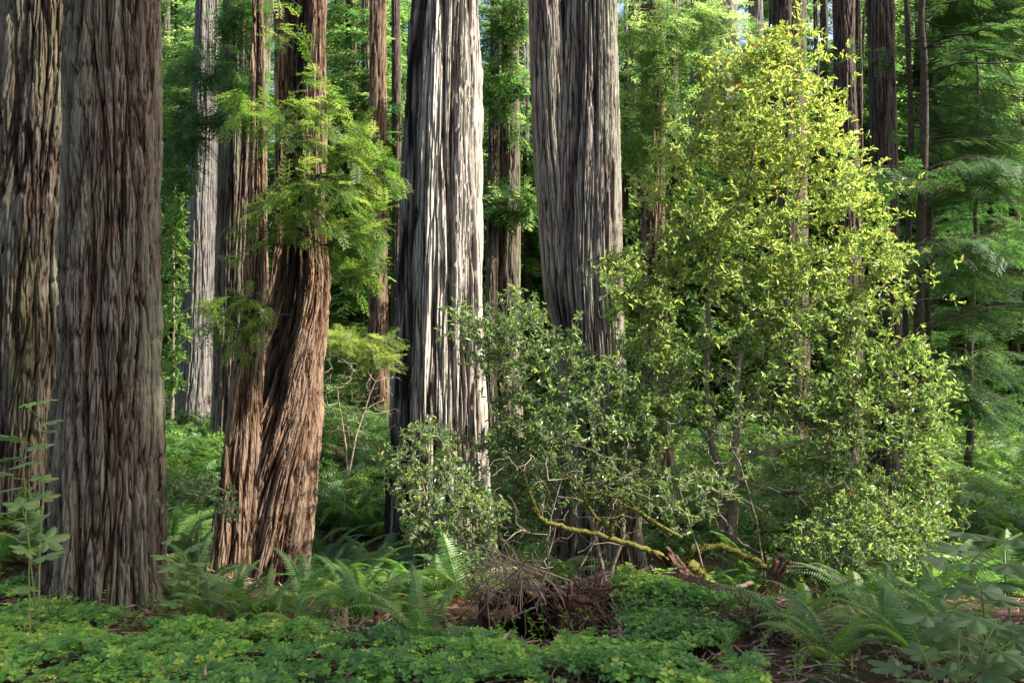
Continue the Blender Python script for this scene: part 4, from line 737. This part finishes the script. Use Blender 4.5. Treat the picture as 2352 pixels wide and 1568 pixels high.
big_leaf_plant('tall plant with pale stem and flat lobed leaves at the right edge', (2270, 1500), 3.7, [(2215, 1222, 1.15, 0), (2262, 1268, 1.0, 0), (2335, 1236, 1.2, 0), (2200, 1262, .9, 1), (2182, 1262, .5, 3), (2168, 1288, .8, 0), (2222, 1296, .6, 1), (2318, 1296, 1.1, 0), (2340, 1318, .9, 0), (2250, 1352, 1.15, 1), (2205, 1350, .9, 1), (2160, 1345, .7, 3), (2290, 1340, .9, 2), (2300, 1378, .9, 0)], 11, .25,
    [[(2262, 1420, 0), (2252, 1340, 0), (2232, 1320, 0), (2230, 1290, 0), (2252, 1270, 0), (2258, 1240, 0)], [(2320, 1450, .1), (2318, 1380, .1), (2308, 1320, .1), (2330, 1270, .1)]])
big_leaf_plant('spreading plant with dark lobed leaves below the tall pale stemmed one', (2200, 1580), 3.5, [(2190, 1405, 1.0, 0), (2130, 1412, .9, 0), (2240, 1418, 1.0, 0), (2085, 1420, .7, 0), (2290, 1440, 1.0, 0), (2330, 1468, 1.0, 0), (2170, 1450, .9, 0), (2220, 1480, 1.0, 2), (2300, 1500, .9, 1), (2120, 1500, .8, 0), (2060, 1530, .9, 0), (2260, 1540, 1.1, 0), (2180, 1545, 1.0, 1), (2340, 1540, 1.1, 0), (2115, 1560, .9, 0)], 12, .23,
    [[(2200, 1500, 0), (2205, 1440, .1), (2180, 1410, .2)], [(2260, 1480, -.1), (2290, 1430, 0)], [(2130, 1520, 0), (2100, 1450, .1)]])
big_leaf_plant('tall green plant with cupped bright top leaves at the left edge', (88, 1340), 6.0, [(62, 930, .8, 3), (112, 920, .75, 3), (118, 966, .8, 0), (112, 988, .7, 1), (36, 1006, 1.1, 1), (88, 1026, 1.1, 1), (22, 1052, 1.0, 0), (60, 1062, 1.0, 0), (10, 1084, 1., 0), (95, 1098, 1.1, 1), (40, 1120, 1.0, 1), (100, 1140, 1.0, 0)], 13, .22,
    [[(92, 1240, 0), (100, 1120, 0), (98, 1060, 0), (106, 1000, 0), (100, 965, 0), (112, 930, 0)], [(60, 1200, 0), (56, 1090, 0), (50, 1040, 0)]])
big_leaf_plant('low plant with drooping lobed leaves in shade left of the huge fused trunk', (70, 1400), 5.4, [(70, 1205, 1.1, 0), (20, 1225, 1.0, 0), (105, 1240, 1.0, 0), (60, 1262, .9, 2), (100, 1275, 1.0, 0), (10, 1180, 1.0, 1), (50, 1160, .9, 1), (60, 1345, .8, 0)], 14, .25, [[(66, 1330, 0), (68, 1260, 0), (60, 1190, 0)]])
big_leaf_plant('plant with flat layered lobed leaves just right of the huge fused trunk', (425, 1440), 6.6, [(400, 1300, 1.0, 1), (450, 1312, 1.1, 1), (480, 1330, 1.1, 1), (410, 1335, 1.0, 0), (430, 1362, 1.0, 1), (385, 1278, .9, 1), (470, 1290, .8, 0), (440, 1255, .9, 1), (395, 1240, .8, 2), (490, 1350, .9, 0), (400, 1385, .9, 0)], 15, .25, [[(422, 1380, 0), (428, 1320, 0), (432, 1260, 0)]], dark='rotten')
tipsF = tips_in([(385, 1115), (450, 1080), (560, 1140), (545, 1185), (440, 1165), (380, 1150)], 130, 7.6, .5, 65)
leafy_tree('low layered shrub with small oval leaves reaching over the twisted trunk base', 'leafy_shrub', 'shrub', [([P(450, 1410, 7.6), P(455, 1280, 7.6), P(450, 1170, 7.6), P(470, 1140, 7.6)], .008, .003)], tipsF, 361, mat='broad', wk=dict(n=(5, 8), L=.05, var=(.1, .6), back=.12, up=.0, T=leaf_T(.55, .05)))
tipsF = tips_in([(745, 770), (800, 755), (905, 785), (915, 850), (850, 830), (750, 800)], 110, 12.4, .7, 66)
leafy_tree('flat bright green bough above the bare twig shrub', 'leafy_shrub', 'shrub', [([P(790, 1180, 12.4), P(800, 1000, 12.4), P(790, 850, 12.4), P(800, 800, 12.4)], .012, .004)], tipsF, 363, mat='needle', spray=dict(n=3, L=.26, var=(.5, 1), droop=.1))
tipsF = tips_in([(372, 430), (425, 440), (425, 900), (372, 900)], 300, 20, 1.0, 67, clump=.6)
leafy_tree('tall pale green leafy sapling in the gap beside the fused pair', 'leafy_shrub', 'sapling', [([P(395, 960, 20), P(400, 700, 20), P(395, 450, 20)], .05, .01)], tipsF, 365, mat='needle_far', wk=dict(n=(8, 12), L=.14, var=(.4, 1), back=.3))

# ------------------------------------------------------------------ dead wood
def limb(name, label, cat, line, Y, r0, r1, mat, seed, k=9, jit=.25, tufts=False, extra=(), group=None):
    q = np.array([P(a, b, Y + (c[0] if c else 0)) for a, b, *c in line]); s = np.linspace(0, 1, len(q)); sf = np.linspace(0, 1, max(8, len(q) * 6)); qq = np.stack([np.interp(sf, s, q[:, j]) for j in range(3)], 1); r = R_(seed)
    ker = np.array([.25, .5, .25])
    for _ in range(6): qq[1:-1] = .25 * qq[:-2] + .5 * qq[1:-1] + .25 * qq[2:]
    qq[1:-1] += r.normal(0, .012 if tufts else min(r0, .02) * .25, (len(qq) - 2, 3)); mb = MB().tube(qq, np.linspace(r0, r1, len(qq)), k, r.random(), jit=jit, seed=seed); allq = [(qq, r0)]
    for line2, a, b in extra:
        q = np.array([P(u, v, Y + (c[0] if c else 0)) for u, v, *c in line2]); s = np.linspace(0, 1, len(q)); sf = np.linspace(0, 1, len(q) * 5); q2 = np.stack([np.interp(sf, s, q[:, j]) for j in range(3)], 1)
        for _ in range(4): q2[1:-1] = .25 * q2[:-2] + .5 * q2[1:-1] + .25 * q2[2:]
        mb.tube(q2, np.linspace(a, b, len(q2)), max(5, k - 2), r.random(), jit=jit, seed=seed + 1); allq.append((q2, (a + b) / 2))
    if tufts:
        for q2, rr in allq:
            n = int(2600 * len(q2) * rr ** .5 / 3); i = r.integers(0, len(q2) - 1, n); f = r.random((n, 1)); c = q2[i] * (1 - f) + q2[i + 1] * f; d = nrm(r.normal(0, 1, (n, 3))); T = leaf_T(.5, 0, 0)
            scatter(mb, T[0], T[1], c + d * rr * .8, frames(d, r.normal(0, 1, (n, 3))), r.uniform(.006, .022, n) * (.7 + .9 * (n2(c[:, 0] * 9, c[:, 2] * 9, 5) > .1)), r.random(n))
    b = np.array([qq[0][0], qq[0][1], qq[0][2]]); o = mb.build(name, M[mat], None, b); o.location = tuple(b); return tag(o, label, cat, group)
limb('mossy_branch', 'long moss covered branch slanting across the base of the broad grey redwood', 'fallen branch', [(1225, 1165), (1245, 1195), (1300, 1212), (1400, 1232), (1500, 1266), (1540, 1290)], 9.3, .020, .040, 'moss', 1,
     tufts=True, extra=[([(1402, 1232), (1408, 1195), (1415, 1165), (1450, 1162), (1500, 1198), (1566, 1234)], .026, .020), ([(1400, 1215), (1365, 1185), (1345, 1150), (1340, 1120), (1300, 1090)], .018, .010), ([(1345, 1130), (1420, 1140), (1470, 1170)], .010, .006), ([(1245, 1195), (1215, 1130), (1205, 1090)], .014, .006)])
limb('mossy_branch', 'mossy arched limb crossing low behind the pale stem of the yellow tree', 'fallen branch', [(1650, 1365), (1600, 1320), (1575, 1285), (1600, 1262), (1665, 1254), (1700, 1270), (1760, 1300), (1830, 1335), (1860, 1330), (1880, 1290)], 9.9, .060, .022, 'moss', 2, tufts=True)
limb('mossy_branch', 'thick short mossy log resting in the clover mound left of the pale stem', 'fallen log', [(1585, 1300), (1620, 1335), (1660, 1370)], 9.2, .085, .075, 'moss', 3, tufts=True)
def stump_mesh(name, label, cat, px, py, Y, r0, h, seed, gap=None, mat='rotten', lean=(0, 0), nt_=90, rows=40, top=.35, hole=.55):
    x = (px - 1176) / FP * Y; gz = float(G(x, Y)); b = np.array([x, Y, CAM_Z - (py - 784) / FP * Y]); th = np.arange(nt_) / nt_ * 2 * math.pi - math.pi; zz = np.linspace(0, 1, rows); TH, Z = np.meshgrid(th, zz); U = (TH / 6.28318) % 1
    fl = 1 + .5 * (1 - Z) ** 3; rr = r0 * fl * (1 + .12 * perlin(U * 5, Z * 1.5, 5, seed) + .16 * perlin(U * 14, Z * 1.2, 14, seed + 1) + .10 * perlin(U * 34, Z * 5, 34, seed + 2)); hh = h * (1 - top * np.clip(.5 + 1.3 * perlin(U * 7, Z * 0, 7, seed + 3) + .5 * perlin(U * 21, Z * 0, 21, seed + 4), 0, 1))
    if gap is not None: g = np.exp(-((TH - gap[0]) / gap[1]) ** 4); hh = hh * (1 - gap[2] * g)
    X = rr * np.sin(TH) + lean[0] * Z * hh; Yc_ = -rr * np.cos(TH) + lean[1] * Z * hh; V1 = np.stack([X, Yc_, Z * hh], -1).reshape(-1, 3); ri = rr * hole; V2 = np.stack([ri * np.sin(TH) + lean[0] * Z * hh, -ri * np.cos(TH) + lean[1] * Z * hh, Z * hh - .02 * h], -1)[::-1].reshape(-1, 3)
    V = np.vstack([V1, V2]) + b; n = nt_; i = np.arange(2 * rows - 1)[:, None] * n; j = np.arange(n)[None]; F = np.stack([i + j, i + (j + 1) % n, i + n + (j + 1) % n, i + n + j], -1).reshape(-1, 4)
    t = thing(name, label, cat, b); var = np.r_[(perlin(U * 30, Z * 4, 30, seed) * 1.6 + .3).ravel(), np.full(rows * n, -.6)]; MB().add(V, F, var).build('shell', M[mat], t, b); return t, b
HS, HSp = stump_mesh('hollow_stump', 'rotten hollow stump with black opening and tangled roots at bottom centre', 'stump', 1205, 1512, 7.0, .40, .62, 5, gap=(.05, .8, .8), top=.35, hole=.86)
r = R_(88)
for i, (line, a, b) in enumerate([([(1290, 1380), (1330, 1400), (1370, 1450), (1400, 1490)], .035, .02), ([(1300, 1370), (1360, 1380), (1420, 1440), (1440, 1480)], .028, .015), ([(1280, 1390), (1310, 1440), (1300, 1500)], .03, .02), ([(1180, 1400), (1120, 1420), (1060, 1450), (1020, 1480)], .06, .03),
                                  ([(1310, 1400), (1400, 1420), (1450, 1400)], .02, .01), ([(1250, 1370), (1330, 1350), (1440, 1350)], .02, .012), ([(1150, 1420), (1130, 1470), (1150, 1500)], .03, .02)]):
    q = np.array([P(u, v, 7.0 + r.uniform(-.3, .2)) for u, v in line]); s = np.linspace(0, 1, len(q)); sf = np.linspace(0, 1, 14); q2 = np.stack([np.interp(sf, s, q[:, k]) for k in range(3)], 1) + r.normal(0, .012, (14, 3)); MB().tube(q2, np.linspace(a, b, 14), 8, r.random(), jit=.3, seed=i).build('root', M['rotten'], HS, HSp)
def tangle(name, label, poly, n, Y, thick, L, mat, seed, down=.4, rad=(.0018, .005)):
    c = tips_in(poly, n, Y, thick, seed); r = R_(seed); mb = MB()
    for p in c:
        l = L * r.uniform(.4, 1.3); d = nrm(r.normal(0, 1, 3) * [1, .7, .8] - [0, 0, down]); s = np.linspace(-.5, .5, 6)[:, None]; q = p + d * l * s + nrm(r.normal(0, 1, 3)) * .12 * l * (s ** 2) * 4 + r.normal(0, .004, (6, 3)); mb.tube(q, r.uniform(*rad), 3, r.random() * 1.2, cap=False)
    tag(mb.build(name, M[mat], smooth_=False), label, 'debris', kind='stuff')
tangle('root_debris', 'tangle of fine dead roots and twigs heaped right of the hollow stump', [(1290, 1400), (1360, 1360), (1450, 1375), (1490, 1420), (1440, 1480), (1340, 1490), (1300, 1500)], 150, 7.0, .6, .45, 'rotten', 91, down=.1, rad=(.002, .009))
tangle('root_debris', 'pale broken twigs scattered over the dead root heap', [(1270, 1400), (1400, 1350), (1500, 1380), (1470, 1470), (1330, 1490)], 150, 6.9, .5, .3, 'litterwood', 94, down=.1, rad=(.002, .006))
tangle('root_debris', 'draping dry stalks and twigs over the top of the hollow stump', [(1100, 1380), (1160, 1290), (1230, 1300), (1290, 1330), (1340, 1370), (1200, 1350)], 120, 7.0, .6, .5, 'litterwood', 92, down=.9, rad=(.0018, .007))
tangle('root_debris', 'loose reddish roots and needles on the bare soil bank at bottom right', [(1650, 1440), (1760, 1430), (1860, 1500), (1900, 1568), (1680, 1568)], 900, 5.0, .5, .16, 'rotten', 93, down=0)
o_, b_ = HS, HSp
limb('splintered_wood', 'splintered orange brown slab of wood pointing up right above the stump', 'broken wood', [(1270, 1355), (1320, 1338), (1370, 1322), (1402, 1312)], 7.3, .02, .012, 'litterwood', 5, extra=[([(1300, 1352), (1350, 1335), (1390, 1318)], .026, .010), ([(1310, 1350), (1360, 1328), (1398, 1313)], .022, .006)], jit=.6)
stump_mesh('leaning_log', 'dark rotten broken log leaning to the right beside the pale stem', 'broken log', 1738, 1402, 8.4, .085, .56, 61, lean=(.52, .0), nt_=80, rows=40, top=.35, hole=.5)
stump_mesh('rotten_root', 'dark rotten root clump at the lower end of the mossy branch', 'rotten wood', 1585, 1350, 8.8, .13, .44, 67, lean=(-.75, .0), nt_=90, rows=40, top=.5, hole=.6)
limb('curved_branch', 'bare dark branch curving right and down from the leaning log', 'branch', [(1805, 1300), (1860, 1302), (1910, 1322), (1945, 1352)], 8.3, .014, .022, 'twig_dark', 8)
sticks = [([(1075, 1330), (1105, 1365), (1130, 1420), (1145, 1470)], 6.9, .012, .010, 'upright grey stick leaning left of the hollow stump opening', 'twig'), ([(1095, 1455), (1150, 1430), (1210, 1402), (1250, 1385)], 6.95, .012, .009, 'grey stick slanting across the hollow stump opening', 'twig'),
    ([(1205, 1400), (1208, 1450), (1200, 1500)], 6.9, .006, .005, 'thin hanging root in front of the black opening', 'twig'), ([(1450, 1352), (1500, 1340), (1530, 1335)], 7.6, .010, .007, 'pale stick lying on the clover mound edge, upper one', 'twig'), ([(1430, 1390), (1460, 1370), (1510, 1345)], 7.3, .016, .010, 'brown branch rising from debris into the clover mound', 'rotten'),
    ([(1400, 1470), (1450, 1462), (1510, 1490), (1560, 1510)], 6.0, .008, .005, 'curved twig arching over the sorrel below the mound', 'twig'), ([(1050, 1232), (1120, 1262), (1200, 1295), (1310, 1335), (1350, 1345)], 8.2, .010, .018, 'long dark bare branch slanting down in front of the central redwood', 'twig_dark'),
    ([(865, 1397), (863, 1430), (861, 1470)], 6.3, .020, .024, 'short dark upright snag in the ferns', 'rotten'), ([(1583, 1362), (1581, 1390), (1576, 1415)], 6.7, .012, .014, 'short reddish broken stake in the clover mound', 'litterwood'), ([(720, 1490), (760, 1440), (790, 1400), (812, 1370)], 6.7, .008, .012, 'dark stick leaning right between ferns and small fuzzy stump', 'twig_dark'),
    ([(1640, 1375), (1690, 1352), (1730, 1338)], 8.6, .022, .03, 'pinkish brown fallen branch behind the leaning log', 'litterwood'), ([(1690, 1480), (1715, 1450), (1730, 1440)], 5.4, .006, .005, 'short pale twig on the bare soil bank', 'twig_pale'), ([(1770, 1430), (1850, 1470), (1960, 1540)], 5.3, .007, .005, 'long thin twig slanting through the lower right ferns', 'twig'),
    ([(1110, 1478), (1170, 1484), (1235, 1490)], 6.0, .035, .028, 'short dark log lying before the hollow stump, upper one', 'rotten'), ([(1170, 1515), (1230, 1518), (1285, 1512)], 5.4, .028, .036, 'short dark log lying before the hollow stump, lower one', 'rotten'), ([(1500, 1480), (1560, 1484), (1600, 1492)], 6.1, .008, .006, 'thin stick lying below the clover mound', 'twig')]
for i, (ln, Y, a, b, lab, mt) in enumerate(sticks): limb('stick', lab, 'log' if a > .026 else 'stick', ln, Y, a, b, mt, 100 + i, k=7)
stump_mesh('small_stump', 'small fuzzy grey brown stump among ferns right of the twisted redwood', 'stump', 778, 1466, 6.6, .075, .26, 15, mat='litterwood', nt_=50, rows=20, hole=.3)


def stalks():
    r = R_(1010); mb = MB()
    for i in range(260):
        y = r.uniform(3.7, 7.2); x = r.uniform(-.72, .62) * y; h = r.uniform(.10, .34); b = np.array([x, y, float(G(x, y))]); l = r.normal(0, .3, 2) * h; s_ = np.linspace(0, 1, 6)
        q = np.stack([b[0] + l[0] * s_ ** 2, b[1] + l[1] * s_ ** 2, b[2] + h * s_], 1); mb.tube(q, .0014, 3, r.random(), cap=False); k = r.integers(2, 9); t = r.uniform(.35, 1, k); p = np.stack([np.interp(t, s_, q[:, c]) for c in range(3)], 1); a = r.uniform(0, 6.283, k)
        scatter(mb, LEAF[0], LEAF[1], p, frames(np.stack([np.cos(a), np.sin(a), r.normal(.2, .3, k)], 1), [0, 0, 1.]), r.uniform(.02, .045, k), r.random(k))
    tag(mb.build('weed_stalks', M['grass'], smooth_=False), 'thin upright weed stalks poking out of the sorrel carpet', 'weeds', kind='stuff')
stalks()

def duff():
    r = R_(1020); mb = MB(); T = leaf_T(.28, .05, .05)
    for (bx, by, rad, n) in ((T1p[0], 7.5, .75, 420), (T4p[0], 10.4, 1.0, 500), (T5p[0], 14, 1.6, 500), (T6p[0], 14.5, 1.5, 400), (T1bp[0], 10, 1.0, 300), (.2, 6.6, 1.2, 500), (2.6, 5.2, 1.3, 500)):
        a = r.uniform(0, 6.283, n); q = rad * (.6 + .8 * r.random(n) ** 1.5); x = bx + q * np.sin(a); y = by - q * np.cos(a); b = r.uniform(0, 6.283, n)
        scatter(mb, T[0], T[1], np.stack([x, y, G(x, y) + .02 + .05 * r.random(n)], 1), frames(np.stack([np.cos(b), np.sin(b), r.normal(0, .4, n)], 1), nrm(np.array([[0, 0, 1.]]) + r.normal(0, .5, (n, 3)))), r.uniform(.03, .14, n), r.random(n))
    tag(mb.build('bark_litter', M['litterwood'], smooth_=False), 'shed bark flakes and dead leaves piled round the trunk feet and debris', 'litter', kind='stuff')
duff()
